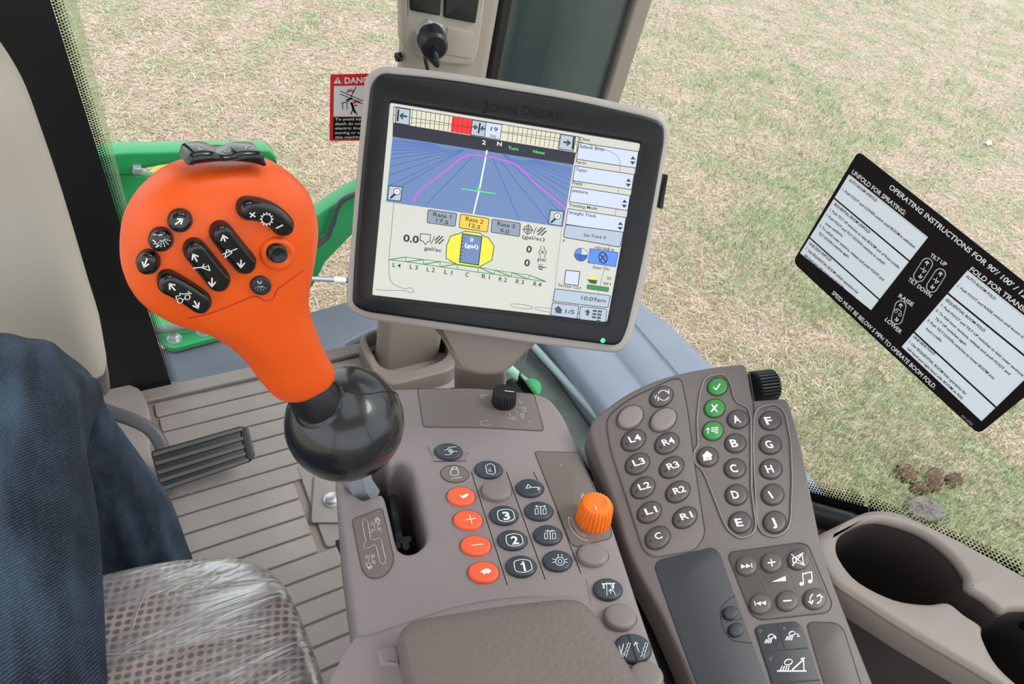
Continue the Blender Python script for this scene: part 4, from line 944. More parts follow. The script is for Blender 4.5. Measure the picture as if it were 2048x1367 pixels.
for q in ((1603, 1167), (1620, 1162)): poly(mb, PK, ell(*q, 4.4, 3.8, 0, 14), .0011, WHITE)
S([(1607, 1166), (1605, 1147), (1623, 1143), (1624, 1161)], 2); mb.build('volume_and_note_print', mp, smooth=False)
# work light switch block
mb = MB(); lb = rnd([(1510, 1257), (1520, 1248), (1592, 1241), (1605, 1252), (1641, 1367), (1675, 1470), (1580, 1470), (1545, 1367)], [8, 8, 10, 10, 50, 5, 5, 50], 5)
plate(mb, PK, lb, -.002, .0014, .0006, SLATE)
for a, b in (((1555, 1246), (1570, 1297)), ((1526, 1303), (1615, 1295)), ((1543, 1366), (1639, 1359))): stroke(mb, PK, [a, b], 2, .0016, DEEP)
lo = mb.build('work_light_switch', key)
mb = MB(); S = lambda p, w_=1.8, cl=False: stroke(mb, PK, p, w_, .0017, WHITE, cl)
def lamp(x, y_, k):
    S(ell(x + 5 * k, y_ - 5 * k, 6 * k, 4 * k, -18, 16), 1.7, True)
    for j in range(4): S([(x - (4 - j * 3.4) * k, y_ + 1 * k), (x - (7.5 - j * 3.8) * k, y_ + 8 * k)], 1.6)
lamp(1537, 1277, 1); lamp(1579, 1271, 1); text(mb, PK, '1', (1550, 1277), (1553, 1277), 7, .0017, WHITE, .02); text(mb, PK, '2', (1594, 1273), (1600, 1272), 7, .0017, WHITE, .02)
lamp(1570, 1330, 1.35); S([(1555, 1341), (1612, 1341)], 2.2); S([(1585, 1338), (1607, 1318), (1608, 1341)], 2); S([(1602, 1317), (1609, 1315)], 2)
mb.build('switch_symbols', lo, smooth=False)
mb = MB()
for q in ((1520.5, 1261), (1568.5, 1256), (1541, 1317)): poly(mb, PK, ell(*q, 4, 4, 0, 14), .0017, BLKB)
mb.build('indicator_dot', lo, smooth=False)
mb = MB(); rp = rnd([(1615, 1250), (1622, 1243), (1672, 1244), (1688, 1258), (1722, 1367), (1755, 1470), (1690, 1470), (1649, 1367)], [8, 8, 10, 12, 50, 5, 5, 50], 5)
plate(mb, PK, rp, -.002, .0006, .0003, KEYB); stroke(mb, PK, rp, 1.2, .0008, DARKL, True); mb.build('blank_switch_cover', key)
# mounting brackets between console and keypad
mb = MB()
for a, b, r_ in (((1185, 975), (1245, 955), .006), ((1205, 1012), (1270, 1040), .008), ((1225, 1045), (1290, 1060), .007)):
    tube(mb, [PK.hit(*a, -.05), PK.hit(*b, -.05)], r_, BEIGE2, n=12)
mb.build('mounting_bracket', key)
mb = MB(); plate(mb, PK, [(1245, 1090), (1300, 1085), (1500, 1470), (1330, 1470)], -.12, -.055, .004, BLK); 
plate(mb, PK, rnd([(1308, 1190), (1330, 1188), (1334, 1200), (1312, 1202)], 2), -.054, -.044, .001, BEIGE)
mb.build('bracket_box', key)
mb = MB(); tube(mb, [PK.hit(1212, 985, -.04), PK.hit(1232, 1005, -.045), PK.hit(1262, 1012, -.04)], .006, BLK, n=10); mb.build('wiring_loom', key)
mb = MB(); q = PK.hit(1500, 1300, -.06); tube(mb, [(q.x, q.y, .0), (q.x, q.y, q.z + .02)], .03, BLK, n=20); mb.build('support_post', key)

# ================================================================== display monitor
ex = Vector((.9059, -.4319, 0)).normalized(); ns = -Vector((.3749 + .02, .7862 + .01, -.4913)); ns = (ns - ex * ns.dot(ex)).normalized()
PS = Plane((.2016, .4769, .9495), ns, ex)
mon = thing('display_monitor', 'tilted touchscreen guidance display with black bezel and beige rim', 'monitor', PC.hit(960, 778))
outer = rnd([(729, 151), (762, 129), (880, 141), (1018, 161.5), (1155, 185.5), (1293, 216), (1330, 229), (1345, 262), (1325, 365), (1288, 587), (1262, 690), (1236, 709), (1106, 694), (887, 662.5), (731, 640.5), (690, 619), (700, 500), (712, 350)], [16, 22, 60, 60, 60, 40, 20, 24, 60, 60, 30, 26, 60, 60, 40, 28, 60, 60], 6)
mb = MB(); plate(mb, PS, outer, -.034, -.0002, .005, GREYR, ref=0); mb.build('housing', mon, ang=50)
bezo = rnd([(741, 168), (760, 144), (885, 156), (1150, 199), (1295, 232), (1330, 245), (1331, 280), (1290, 510), (1256, 660), (1240, 694), (1100, 676), (887, 647), (731, 625), (704, 611), (708, 520), (722, 350)], [16, 18, 60, 60, 40, 24, 24, 60, 60, 22, 60, 60, 40, 26, 60, 60], 6)
scrn = [(780, 205), (1283, 287), (1216, 645), (744, 591)]
mb = MB(); plate(mb, PS, bezo, -.002, .005, .0035, BEZ, holes=[rnd(scrn, 4, 3)[::-1]]); mb.build('bezel', mon, ang=50)
mb = MB(); text(mb, PS, 'J', (963, 219), (975, 220.5), 20, .0054, BEZT, .01); text(mb, PS, 'OHN', (978, 221), (1033, 228), 15, .0054, BEZT, .01); text(mb, PS, 'D', (1044, 229), (1060, 231), 19, .0054, BEZT, .01); text(mb, PS, 'EERE', (1064, 232), (1125, 240), 15, .0054, BEZT, .01)
o = mb.build('raised_lettering', mon, smooth=False); o['label'] = 'raised black capital letters on the bezel'
mb = MB(); c = PS.hit(1205, 680, .004); lathe(mb, c, ns, [(.0022, 0), (.0022, .0012), (.001, .002)], scr('led', (60, 255, 130), 1.3), n=16); o = mb.build('indicator_light', mon); o['label'] = 'small lit green light'
mb = MB(); plate(mb, PS, rnd([(1331, 348), (1338, 349), (1327, 418), (1318, 416)], 2), -.014, -.004, .002, BLK); mb.build('side_button', mon)
# --- screen
W0 = scr('bg', (214, 216, 206), .62); CREAM = scr('cream', (226, 224, 200), .62); BLUE = scr('field', (108, 138, 188), .6); NAVY = scr('navy', (28, 28, 50), .6); REDS = scr('red', (240, 36, 36), .8)
BTN = scr('button', (186, 200, 220), .6); BTNL = scr('button_light', (206, 216, 238), .66); GRY = scr('grey_button', (146, 160, 176), .6); YEL2 = scr('yellow', (236, 196, 52), .7); LINE = scr('line', (44, 48, 62), .4); SBK = scr('black', (16, 18, 24), .3)
SWH = scr('white', (240, 240, 245), .85); SGR = scr('green', (40, 140, 70), .6); SLG = scr('light_green', (70, 235, 110), .8); SMG = scr('magenta', (196, 96, 210), .7); SBL = scr('blue_line', (52, 96, 196), .55); TANKY = scr('tank_yellow', (226, 216, 52), .75); SB2 = scr('bright_blue', (86, 138, 232), .65); DGRN = scr('dark_green', (40, 84, 56), .5)
mb = MB(); plate(mb, PS, [(778, 203), (1284, 286), (1217, 647), (742, 592)], -.002, .0006, .0001, W0); screen = mb.build('screen', mon, smooth=False); screen['label'] = 'lit touchscreen showing a guidance map'
def sc(name, f_):
    m_ = MB(); L_ = [0.0008]
    def lay(): L_[0] += .00004; return L_[0]
    def Pq(px, m, ln=None, lw=1.2):
        poly(m_, PS, px, lay(), m)
        if ln: stroke(m_, PS, px, lw, lay(), ln, True)
    def Sq(p, w_=1.2, m=LINE, cl=False): stroke(m_, PS, p, w_, lay(), m, cl)
    def Tq(s_, a, b, h, m=SBK, bold=.012): text(m_, PS, s_, a, b, h, lay(), m, bold)
    f_(Pq, Sq, Tq); m_.build(name, screen, smooth=False)
def lerp(a, b, t): return (a[0] + (b[0] - a[0]) * t, a[1] + (b[1] - a[1]) * t)
def lightbar(P, S, T):
    P([(788, 213), (1160, 274), (1153, 306), (786, 246)], CREAM, LINE)
    a0, a1, b0, b1 = (788, 214), (1157, 274), (786, 245), (1152, 303)
    P([lerp(a0, a1, .315), lerp(a0, a1, .425), lerp(b0, b1, .425), lerp(b0, b1, .315)], REDS)
    for k in range(41):
        t = k / 40
        if .46 < t < .61: continue
        S([lerp(a0, a1, t), lerp(b0, b1, t)], .9)
    S([lerp(a0, b0, .5), lerp(a1, b1, .5)], .9)
    for t0, t1 in ((.012, .088), (.425, .5), (.905, .985)):
        P([lerp(a0, a1, t0), lerp(a0, a1, t1), lerp(b0, b1, t1), lerp(b0, b1, t0)], BTN, LINE, 1.6)
    P([lerp(a0, a1, .5), lerp(a0, a1, .585), lerp(b0, b1, .585), lerp(b0, b1, .5)], BTNL, LINE)
    S([(797, 220), (795, 241)], 3.4, SBK); S([(802, 231), (813, 233)], 3.6, DGRN); S([(806, 227), (801, 231), (805, 237)], 3, DGRN)
    S([(960, 247), (957, 265)], 3.2, SBK); S([(946, 253), (953, 255)], 3, DGRN); S([(950, 250), (954, 255), (949, 258)], 2.4, DGRN); S([(963, 256), (970, 258)], 3, DGRN); S([(966, 253), (962, 257), (965, 261)], 2.4, DGRN)
    S([(1148, 274), (1145, 297)], 3.4, SBK); S([(1128, 284), (1139, 286)], 3.6, DGRN); S([(1135, 281), (1140, 286), (1134, 290)], 3, DGRN)
    T('19', (981, 261), (995, 263), 8); T('(in)', (980, 273), (992, 275), 5)
sc('lightbar', lightbar)
def mapv(P, S, T):
    P([(786, 246), (1152, 305), (1147, 330), (785, 274)], NAVY); P([(785, 273), (1147, 329), (1126, 454), (772, 403)], BLUE)
    vp = (972, 285)
    for x, y_ in ((850, 412), (1038, 440), (1102, 450)): S([lerp(vp, (x, y_), .18), (x, y_)], 1.2, SBL)
    for y_ in (388, 372, 350, 332, 318, 308, 300, 293, 288, 283, 279): xx = 785 - (y_ - 273) * .1; S([(xx + 1, y_), lerp((xx, y_), (935, 296), .55 + .4 * min(1, (y_ - 279) / 60))], .9, SBL)
    for y_ in (432, 412, 394, 380, 370, 360, 353, 347, 342, 338): xx = 1147 - (y_ - 329) * .168; S([(xx - 1, y_), lerp((xx, y_), (1000, 303), .55 + .4 * min(1, (y_ - 338) / 60))], .9, SBL)
    S([(972, 300), (966, 350), (961, 380), (946, 427)], 0.1, SWH)
    S([(974, 301), (960, 372), (947, 427)], 2.6, SWH)
    S(catmull([(826, 404), (834, 388), (852, 370), (880, 350), (905, 330), (925, 315), (942, 310), (975, 312), (1000, 319), (1018, 323), (1032, 330), (1048, 343), (1075, 370), (1105, 393), (1131, 417)], 4, False), 3, SMG)
    S([(923, 377), (990, 387)], 1.6, SLG); P([(955, 375), (960, 374), (960, 382), (955, 382)], SLG)
    T('2', (964, 288), (971, 289), 8, SWH); T('N', (994, 291), (1003, 292), 8, SWH); T('Turn', (1016, 298), (1036, 301), 6, SLG, .01); T('None', (1066, 305), (1089, 309), 6, SLG, .01)
    for q in (((778, 371), (805, 374), (801, 402), (775, 399)), ((1101, 420), (1128, 423), (1123, 452), (1097, 447))):
        P(list(q), BTN, SBK, 1.5)
    for cx, cy in ((794, 383), (1115, 432)):
        S([(cx - 3, cy + 4), (cx - 12, cy + 12)], 4, SBK); P(ell(cx, cy, 6.5, 6, 0, 16), SWH, SBK, 1.3); S([(cx - 3, cy), (cx + 3, cy)], 1.2, SBK)
    S([(1115, 429), (1115, 435)], 1.2, SBK)
sc('map_view', mapv)
def rates(P, S, T):
    for (a, b, c, d), m, s1, s2 in ((((856, 419), (914, 427), (910, 453), (854, 445)), GRY, 'Rate 1', '17.5'), (((921, 428), (978, 437), (975, 464), (918, 455)), YEL2, 'Rate 2', '12.5'), (((984, 438), (1041, 446), (1039, 473), (982, 464)), GRY, 'Rate 3', '6.0')):
        P(rnd([a, b, c, d], 3, 2), m, LINE, 1.4); T(s1, (a[0] + 10, a[1] + 12.5), (b[0] - 12, b[1] + 10.5), 8); T(s2, (a[0] + 16, a[1] + 24.5), (b[0] - 18 - (6 if s2 == '6.0' else 0), b[1] + 21.5), 7.5)
sc('rate_buttons', rates)
def status(P, S, T):
    T('0.0', (806, 482), (837, 486), 14, SBK, .03); T('gal/ac', (848, 499), (883, 504), 7.5); T('0', (1052, 504), (1063, 505), 13, SBK, .03); T('0', (1048, 531), (1059, 532), 13, SBK, .03); T('psi', (1075, 521), (1091, 523), 7.5); T('(gal/ac)', (1044, 476), (1089, 482), 7)
    S([(841, 467), (861, 469), (860, 483), (855, 483), (851, 489), (846, 482), (840, 481)], 1.4, SBK, True); S([(862, 488), (869, 472)], 1.4, SBK)
    for ox, oy in ((870, 471), (1075, 454)):
        for q in (((0, 9), (9, 1)), ((1, 15), (15, 2)), ((8, 16), (17, 8))): S([(ox + x, oy + y_) for x, y_ in q], 2.8, DGRN)
    S(ell(1056, 459, 8, 8, 0, 16), 1.5, SBK, True); S(ell(1056, 459, 4, 4, 0, 12), 1.2, SBK, True); S([(1045, 458), (1067, 460)], 1.3, SBK); S([(1057, 448), (1055, 470)], 1.3, SBK); S([(1067, 467), (1073, 454)], 1.4, SBK)
    for q in (1, -1): S(catmull([(1085 + q * 3, 492), (1085 + q * 4, 499), (1085 + q * 8, 503), (1085 + q * 5, 509), (1085 + q * 4, 515)], 3, False), 1.2, SBK)
    for k in range(6): a = k * math.pi / 3; S([(1085, 504), (1085 + 4 * math.cos(a), 504 + 4 * math.sin(a))], 1, SBK)
    S([(1075, 528), (1086, 529)], 1, SBL); S([(1077, 533), (1092, 535)], 1.6, SBK); S(ell(1081, 534, 4, 3, 0, 10), 1.2, SBK, True); S([(1079, 538), (1085, 539)], 1.6, SBK)
    S([(1113, 478), (1110, 570)], .1, LINE)
def side_of(f_, left):
    ok_ = lambda q: (q[0] < 940) == left
    return lambda P, S, T: f_(lambda px, *a: P(px, *a) if ok_(px[0]) else None, lambda p, *a: S(p, *a) if ok_(p[0]) else None, lambda s_, a, *b: T(s_, a, *b) if ok_(a) else None)
sc('rate_readout', side_of(status, True)); sc('pressure_readout', side_of(status, False))
def tank(P, S, T):
    P([(921, 466), (930, 462), (960, 466), (968, 472), (977, 475), (988, 492), (984, 520), (965, 530), (957, 535), (915, 529), (892, 516), (893, 492), (901, 472)], TANKY, DGRN, 1.6)
    P([(925, 467), (964, 473), (957, 530), (919, 524)], BLUE, SBK, 1.8)
    for k in range(7): S([(922 - k * .8, 475 + k * 7), (929 - k * .8, 476 + k * 7)], 1, LINE)
    T('0', (940, 482), (946, 483), 7, SWH); T('(gal)', (929, 493), (956, 497), 7, SWH)
    top = [(778, 519), (812, 514), (848, 519), (881, 523), (915, 528), (957, 534), (990, 540), (1024, 545), (1059, 550), (1091, 562)]; bot = [(778, 519), (811, 523), (846, 528), (879, 533), (914, 538), (955, 544), (988, 548), (1023, 553), (1057, 558), (1091, 563)]
    S(top, 1.3, SGR); S(bot, 1.5, SGR)
    for k in range(1, 9): S([top[k], bot[k]], 1.3, SGR)
    for k in range(4): S([bot[k], top[k + 1]], 1.8, SGR); S([top[8 - k], bot[9 - k]] if k < 4 else [], 1.8, SGR)
    for s_, x, y_ in (('L 4', 785, 533), ('L 3', 819, 537), ('L 2', 853, 542), ('L 1', 888, 547), ('C', 930, 552.5), ('R 1', 963, 556), ('R 2', 997, 561.5), ('R 3', 1031, 566), ('R 4', 1066, 571)):
        T(s_, (x, y_), (x + (16 if len(s_) > 1 else 7), y_ + (2.4 if len(s_) > 1 else 1)), 8.5)
sc('tank_and_boom_graphic', tank)
def side(P, S, T):
    P([(1158, 272), (1281, 290), (1278, 306), (1154, 287)], W0)
    for k, (s_, lab) in enumerate((('Safarik Bros', 'Client'), ('Taylor', 'Farm'), ('pasture', 'Field'), ('Straight Track', 'Tracking Mode'))):
        y_ = (285, 331, 373, 417)[k]; x = 1158 - (y_ - 285) * .165; x2 = 1277 - (y_ - 285) * .19; hh = (33, 30, 30, 31)[k]
        P([(x, y_), (x2, y_ + 18), (x2 - 5, y_ + 18 + hh), (x - 5, y_ + hh)], BTNL, LINE, 1.3)
        T(lab, (x + 1, y_ - 5), (x + (22, 21, 20, 58)[k], y_ - 5 + (3, 3, 3, 8)[k]), 6.2); T(s_, (x + 1, y_ + 10), (x + (50, 24, 32, 56)[k], y_ + 10 + (7, 4, 5, 8)[k]), 6.5)
        cx, cy = x2 - 11, y_ + 18 + hh * .52; P([(cx - 5, cy - 2), (cx, cy - 8), (cx + 5, cy - 1)], LINE); P([(cx - 6, cy + 2), (cx + 5, cy + 3), (cx - 1, cy + 9)], LINE)
    P(rnd([(1131, 449), (1247, 464), (1240, 494), (1127, 474)], 3, 2), BTN, LINE, 1.5); T('Set Track 0', (1167, 472), (1211, 478), 6)
    T('1', (1126, 483), (1128, 483.5), 5); T('100.000 ft', (1189, 497), (1228, 503), 5.5)
    P(ell(1162, 509, 13, 13, 0, 24), SB2, LINE, 1.2); P([(1162, 509), (1162, 496), (1169, 498), (1174, 504), (1175, 510)], BTNL); P([(1162, 509), (1149, 508), (1151, 517), (1157, 521), (1161, 522)], SBL); P([(1162, 509), (1161, 522), (1169, 520), (1174, 514), (1175, 510)], SBL); S([(1149, 508), (1175, 510)], 1); S([(1163, 496), (1161, 522)], 1)
    P([(1180, 497), (1236, 505), (1231, 533), (1176, 525)], SB2, SBL, 1.6); S(ell(1206, 515, 8, 11, -15, 18), 2, NAVY, True); S([(1199, 522), (1212, 508)], 2.4, NAVY); S([(1201, 509), (1211, 522)], 2.4, NAVY)
    T('Steer On', (1185, 536), (1218, 541), 5.8)
    P([(1132, 540), (1160, 543), (1156, 571), (1128, 567)], BTNL, LINE, 1.6); T('Section Ctrl', (1116, 572), (1161, 579), 6)
    P([(1176, 556), (1182, 551), (1190, 552), (1194, 557), (1185, 561)], TANKY, None); P([(1174, 558), (1195, 560), (1192, 568), (1180, 566)], DGRN); P([(1175, 569), (1218, 575), (1216, 583), (1174, 577)], SGR, DGRN)
    T('3D', (1213, 558), (1222, 560), 5.5); T('SF1', (1206, 569), (1221, 571), 5.5)
    P(rnd([(1110, 577), (1221, 591), (1216, 615), (1106, 602)], 3, 2), BTN, LINE, 1.4); T('10:09am', (1162, 599), (1211, 605), 8, DGRN)
    P(rnd([(1105, 605), (1158, 611), (1154, 637), (1101, 630)], 3, 2), BTN, LINE, 1.4); P(rnd([(1161, 612), (1214, 618), (1211, 644), (1158, 638)], 3, 2), BTN, LINE, 1.4)
    P([(1108, 618), (1117, 611), (1125, 620), (1123, 621), (1123, 627), (1111, 625), (1111, 619)], DGRN); T('1/5', (1130, 626), (1148, 628), 8)
    P([(1172, 630), (1173, 624), (1169, 623), (1176, 618), (1181, 625), (1178, 625), (1177, 631)], DGRN)
    for j in range(4):
        for k in range(2):
            if j == 3 and k == 0: continue
            x, y_ = 1186 + k * 10 - j, 619 + j * 6.3 + k; P([(x, y_), (x + 8, y_ + 1), (x + 7.5, y_ + 5), (x - .5, y_ + 4)], DGRN)
    S([(1127, 420), (1110, 575), (1100, 633)], .6, LINE)
sc('side_menu', side)
def film_marks(P, S, T):
    S(catmull([(812, 263), (800, 300), (790, 380), (783, 460), (779, 500), (778, 545), (784, 565), (800, 574), (812, 577), (820, 575), (828, 582), (820, 585), (810, 581), (770, 580), (752, 578)], 5, False), .8)
    S(catmull([(1022, 607), (1040, 608), (1062, 612), (1065, 616), (1050, 617), (1026, 613), (1022, 609)], 4, False), .8); S(catmull([(1070, 614), (1100, 616), (1150, 622), (1156, 628), (1120, 627), (1078, 620), (1070, 616)], 4, False), .8)
    S(catmull([(786, 262), (815, 248), (850, 246), (1000, 262), (1140, 280), (1200, 296), (1232, 310), (1240, 335), (1232, 420), (1212, 520), (1195, 590), (1178, 625)], 4, False), .7)
sc('protective_film_crease', film_marks)
# --- bracket and stem below the display
mb = MB(); PBk = Plane(PS.w(.1, -.18, -.012), ns, ex)
plate(mb, PBk, rnd([(862, 640), (1080, 672), (1074, 688), (1022, 738), (1005, 749), (965, 753), (922, 741), (908, 722)], [3, 3, 5, 14, 10, 20, 16, 10], 5), -.035, 0, .005, BEIGE2); mb.build('mount_bracket', mon)
mb = MB(); a = PC.hit(960, 795, -.01); b = PBk.hit(964, 735, -.03); ux = (PC.hit(1008, 790) - PC.hit(915, 790)).length / 2
PSm = Plane(PC.hit(960, 776, -.005) + Vector((.012, .03, 0)), (-.46, -.88, .0)); plate(mb, PSm, rnd([(908, 738), (914, 732), (1006, 740), (1012, 746), (1012, 800), (908, 800)], 2), -.04, 0, .006, BEIGE2); mb.build('stem', mon)
# ================================================================== cup holder side console
PU = Plane((.6, 0, .69), (0, 0, 1))
cup = thing('cup_holder_console', 'beige brown side console with two joined round cup holders under the door window', 'cup holder', (.6, -.1, 0))
h1 = ell(1807, 1122, 140, 72, 24, 48)
hole = catmull([(1676, 1090), (1690, 1062), (1730, 1043), (1775, 1041), (1845, 1063), (1900, 1102), (1934, 1146), (1938, 1172), (1975, 1197), (2008, 1222), (2030, 1218), (2090, 1225), (2160, 1290), (2180, 1370), (2130, 1410), (2060, 1380), (2000, 1330), (1970, 1275), (1966, 1250), (1930, 1225), (1898, 1202), (1856, 1205), (1790, 1195), (1720, 1160), (1685, 1120)], 4)
oc = rnd([(1622, 1088), (1640, 1066), (1738, 1018), (1790, 1018), (1860, 1048), (1931, 1084), (2060, 1154), (2300, 1300), (2500, 1560), (2300, 1600), (2010, 1372), (1822, 1262), (1668, 1162), (1640, 1120)], [10, 20, 20, 20, 30, 40, 60, 60, 5, 5, 60, 60, 40, 20], 5)
ol_ = _clean([PU.uv(*q) for q in oc]); ol_ = ol_ if _area(ol_) > 0 else ol_[::-1]
mb = MB(); plate2(mb, PU, [ol_, [PU.uv(*q) for q in hole][::-1]], -.013, 0, .006, BEIGE2); plate2(mb, PU, [ol_, _inset(ol_, .003)], -.034, -.003, .001, BEIGE2); mb.build('top_rim', cup, ang=50)
mb = MB(); plate(mb, PU, [(1640, 1090), (1740, 1035), (1800, 1035), (2060, 1180), (2300, 1320), (2400, 1560), (2050, 1370), (1830, 1240), (1680, 1150)], -.175, -.165, .002, DEEP, ref=0); mb.build('cup_well_floor', cup)  # dark floor colour stands in for the shade deep in the wells
mb = MB(); plate2(mb, PU, [_inset(ol_, .0028), [PU.uv(*q) for q in hole][::-1]], -.685, -.012, 0, mat('console_side_shade', (62, 56, 54), .6)); mb.build('console_body', cup)  # body and well walls darkened, recess shade put into the colour

# ================================================================== stickers
ins = thing('instruction_sticker', 'black and white boom operating instructions sticker on the right window', 'sticker', PX.hit(1780, 640, .004))
mb = MB(); WB1 = [(1698, 348), (1856, 474), (1742, 620), (1600, 506)]; WB2 = [(1935, 540), (2100, 672), (2110, 700), (1963, 842), (1803, 693)]
eu = PX.uv(1955, 866, .004); tl = PX.uv(1716, 303, .004); bl = PX.uv(1585, 522, .004)
H_ = .003
# sheet axes measured on the glass
br = PX.uv(2048, 561, .004)
def UVs(px, py): return PX.uv(px, py, .004)
plate(mb, PX, rnd([(1716, 302), (1880, 430), (2048, 563), (2230, 712), (2105, 748), (1957, 868), (1780, 705), (1585, 524)], [12, 1, 1, 1, 1, 14, 1, 14], 5), .002, .0032, .0003, STB, ref=.0032, holes=[WB1, WB2]); sheet = mb.build('sheet', ins, smooth=False)
mb = MB(); hs = .0030
def blk(px): poly(mb, PX, px, hs, STW)
def T(s_, a, b, h, m=STW, bold=.01): text(mb, PX, s_, a, b, h, hs + .0003, m, bold)
blk(WB1); blk(WB2); hs = .0034
def ln(a, b, w_=2.6): stroke(mb, PX, [a, b], w_, hs + .0002, STB)
ln((1667, 395), (1820, 523)); ln((1618, 474), (1760, 600)); ln((1895, 586), (2060, 720), 3); ln((1826, 662), (1994, 816), 3)
T('UNFOLD FOR SPRAYING:', (1702, 346), (1808, 431), 9, WHITE, .02); T('OPERATING INSTRUCTIONS FOR 90\'/ 100\' / 120\' BOOM', (1777, 376), (2110, 646), 10, WHITE, .02); T('FOLD FOR TRANSPORT:', (1938, 540), (2084, 652), 10, WHITE, .02)
T('TILT UP', (1859, 512), (1890, 533), 8, WHITE, .02); T('TILT DOWN', (1815, 560), (1860, 595), 8, WHITE, .02); T('RAISE', (1796, 593), (1824, 613), 8, WHITE, .02); T('LOWER', (1769, 640), (1800, 668), 8, WHITE, .02)
T('SPEED MUST BE BELOW 5 MPH TO OPERATE BOOM FOLD.', (1663, 587), (1868, 778), 8, WHITE, .02); T('KK14752', (1922, 832), (1943, 851), 5, STW)
for s_, a, b, h in (('AUTO BOOM UNFOLD', (1697, 361), (1752, 404), 5.5), ('1. Push FOOT and LOWER switch until BOOM is unfolded.', (1684, 380), (1829, 497), 5), ('SEQUENTIAL BOOM UNFOLD', (1667, 409), (1738, 467), 5.5), ('1. Push TILT UP switches to raise BOOM out of front cradle.', (1659, 420), (1798, 538), 5), ('1. Push FOOT and TILT DOWN switches to unfold', (1652, 431), (1767, 529), 5), ('inner sections.', (1650, 448), (1685, 474), 5), ('3. To unfold outer sections, release and push FOOT and', (1638, 452), (1766, 562), 5), ('TILT DOWN switches again.', (1636, 467), (1697, 516), 5), ('ONE SIDE UNFOLD', (1617, 488), (1661, 523), 5.5), ('1. Use SEQUENTIAL BOOM unfold operation for', (1611, 498), (1715, 588), 5), ('left hand and right hand side BOOM to unfold', (1608, 511), (1707, 597), 5),
                    ('AUTO BOOM FOLD', (1931, 553), (1989, 600), 5.5), ('1. Push FOOT and RAISE switch until boom is folded.', (1914, 573), (2068, 694), 5), ('SEQUENTIAL BOOM FOLD', (1890, 600), (1968, 664), 5.5), ('1. Push FOOT and TILT UP switches to fold outer sections.', (1881, 611), (2046, 754), 5), ('2. To fold inner sections, release and push FOOT and', (1871, 621), (2018, 750), 5), ('TILT UP switches again.', (1869, 637), (1932, 692), 5), ('3. Push TILT DOWN switches to lower BOOM into', (1854, 641), (1987, 759), 5), ('front cradle.', (1851, 658), (1882, 684), 5), ('ONE SIDE FOLD', (1825, 674), (1868, 710), 5.5), ('1. Use SEQUENTIAL BOOM fold operation for', (1817, 684), (1931, 790), 5), ('left hand and right hand side BOOM to fold.', (1814, 698), (1924, 799), 5)):
    T(s_, a, b, h, STB, .022)
def caps(a, b, r):
    stroke(mb, PX, bean(bez([a, b]), r, 8), 1.6, hs + .0003, WHITE, True)
caps((1854, 527), (1838, 552), 11); caps((1880, 548), (1864, 573), 11); caps((1801, 612), (1794, 637), 11)
def ar(t_, d): 
    t_ = Vector(t_); d = Vector(d); S_ = lambda p: stroke(mb, PX, p, 1.6, hs + .0003, WHITE); n2 = Vector((-d.y, d.x)); S_([tuple(t_ - d * 9), tuple(t_)]); S_([tuple(t_ - d * 5 + n2 * 3.5), tuple(t_), tuple(t_ - d * 5 - n2 * 3.5)])
for t_, d in (((1855, 521), (.2, -1)), ((1840, 557), (-.2, 1)), ((1882, 543), (.2, -1)), ((1864, 578), (-.2, 1)), ((1802, 606), (.1, -1)), ((1793, 643), (-.1, 1))): ar(t_, d)
for x, y_ in ((1847, 540), (1872, 561)): stroke(mb, PX, [(x - 6, y_ - 4), (x + 6, y_ + 2)], 1.2, hs + .0003, WHITE); stroke(mb, PX, [(x + 2, y_ - 6), (x - 2, y_ + 5), (x + 4, y_ + 3)], 1.2, hs + .0003, WHITE)
stroke(mb, PX, ell(1800, 629, 3, 3, 0, 8), 1.2, hs + .0003, WHITE, True); stroke(mb, PX, ell(1792, 622, 3, 3, 0, 8), 1.2, hs + .0003, WHITE, True); stroke(mb, PX, [(1789, 619), (1796, 617), (1803, 624)], 1.2, hs + .0003, WHITE)
o = mb.build('sticker_print', ins, smooth=False); o['label'] = 'white panels and printed instruction text'
PWn = Plane((0, yw - .001, 0), (0, -1, 0))
dg = thing('danger_sticker', 'red and black DANGER sticker on the windscreen, partly behind the display', 'sticker', PWn.hit(705, 284))
mb = MB(); plate(mb, PWn, rnd([(661, 149), (790, 146), (795, 280), (659, 282)], 4), 0, .001, .0003, RED); mb.build('sheet', dg, smooth=False)
mb = MB(); hp = .0014
poly(mb, PWn, [(668, 172), (780, 170), (780, 233), (667, 233)], hp, WHITE); poly(mb, PWn, [(667, 234), (780, 234), (781, 277), (666, 278)], hp, STB)
TT = lambda s_, a, b, h, m=WHITE, bold=.01: text(mb, PWn, s_, a, b, h, hp + .0003, m, bold)
TT('DANGER', (689, 167), (756, 165), 12, WHITE, .03)
for k, s_ in enumerate(('To avoid injury or', 'death do not contact', 'electric lines when', 'moving or operating', 'this machine.')): TT(s_, (670, 241 + k * 9), (670 + len(s_) * 4.3, 240 + k * 9), 5.5)
poly(mb, PWn, [(675, 154), (683, 167), (667, 167)], hp + .0002, WHITE); stroke(mb, PWn, [(675, 158), (675, 164)], 1.6, hp + .0004, RED)
SS = lambda p, w_=1.2, m=STB: stroke(mb, PWn, p, w_, hp + .0003, m)
SS([(681, 182), (735, 206)], 1.4); SS([(681, 188), (730, 210)], 1.4); SS([(685, 206), (686, 218)], 1.4); SS([(694, 205), (694, 218)], 1.4); SS([(684, 206), (697, 203), (712, 174)], 1.6); SS([(693, 200), (704, 197)], 3)
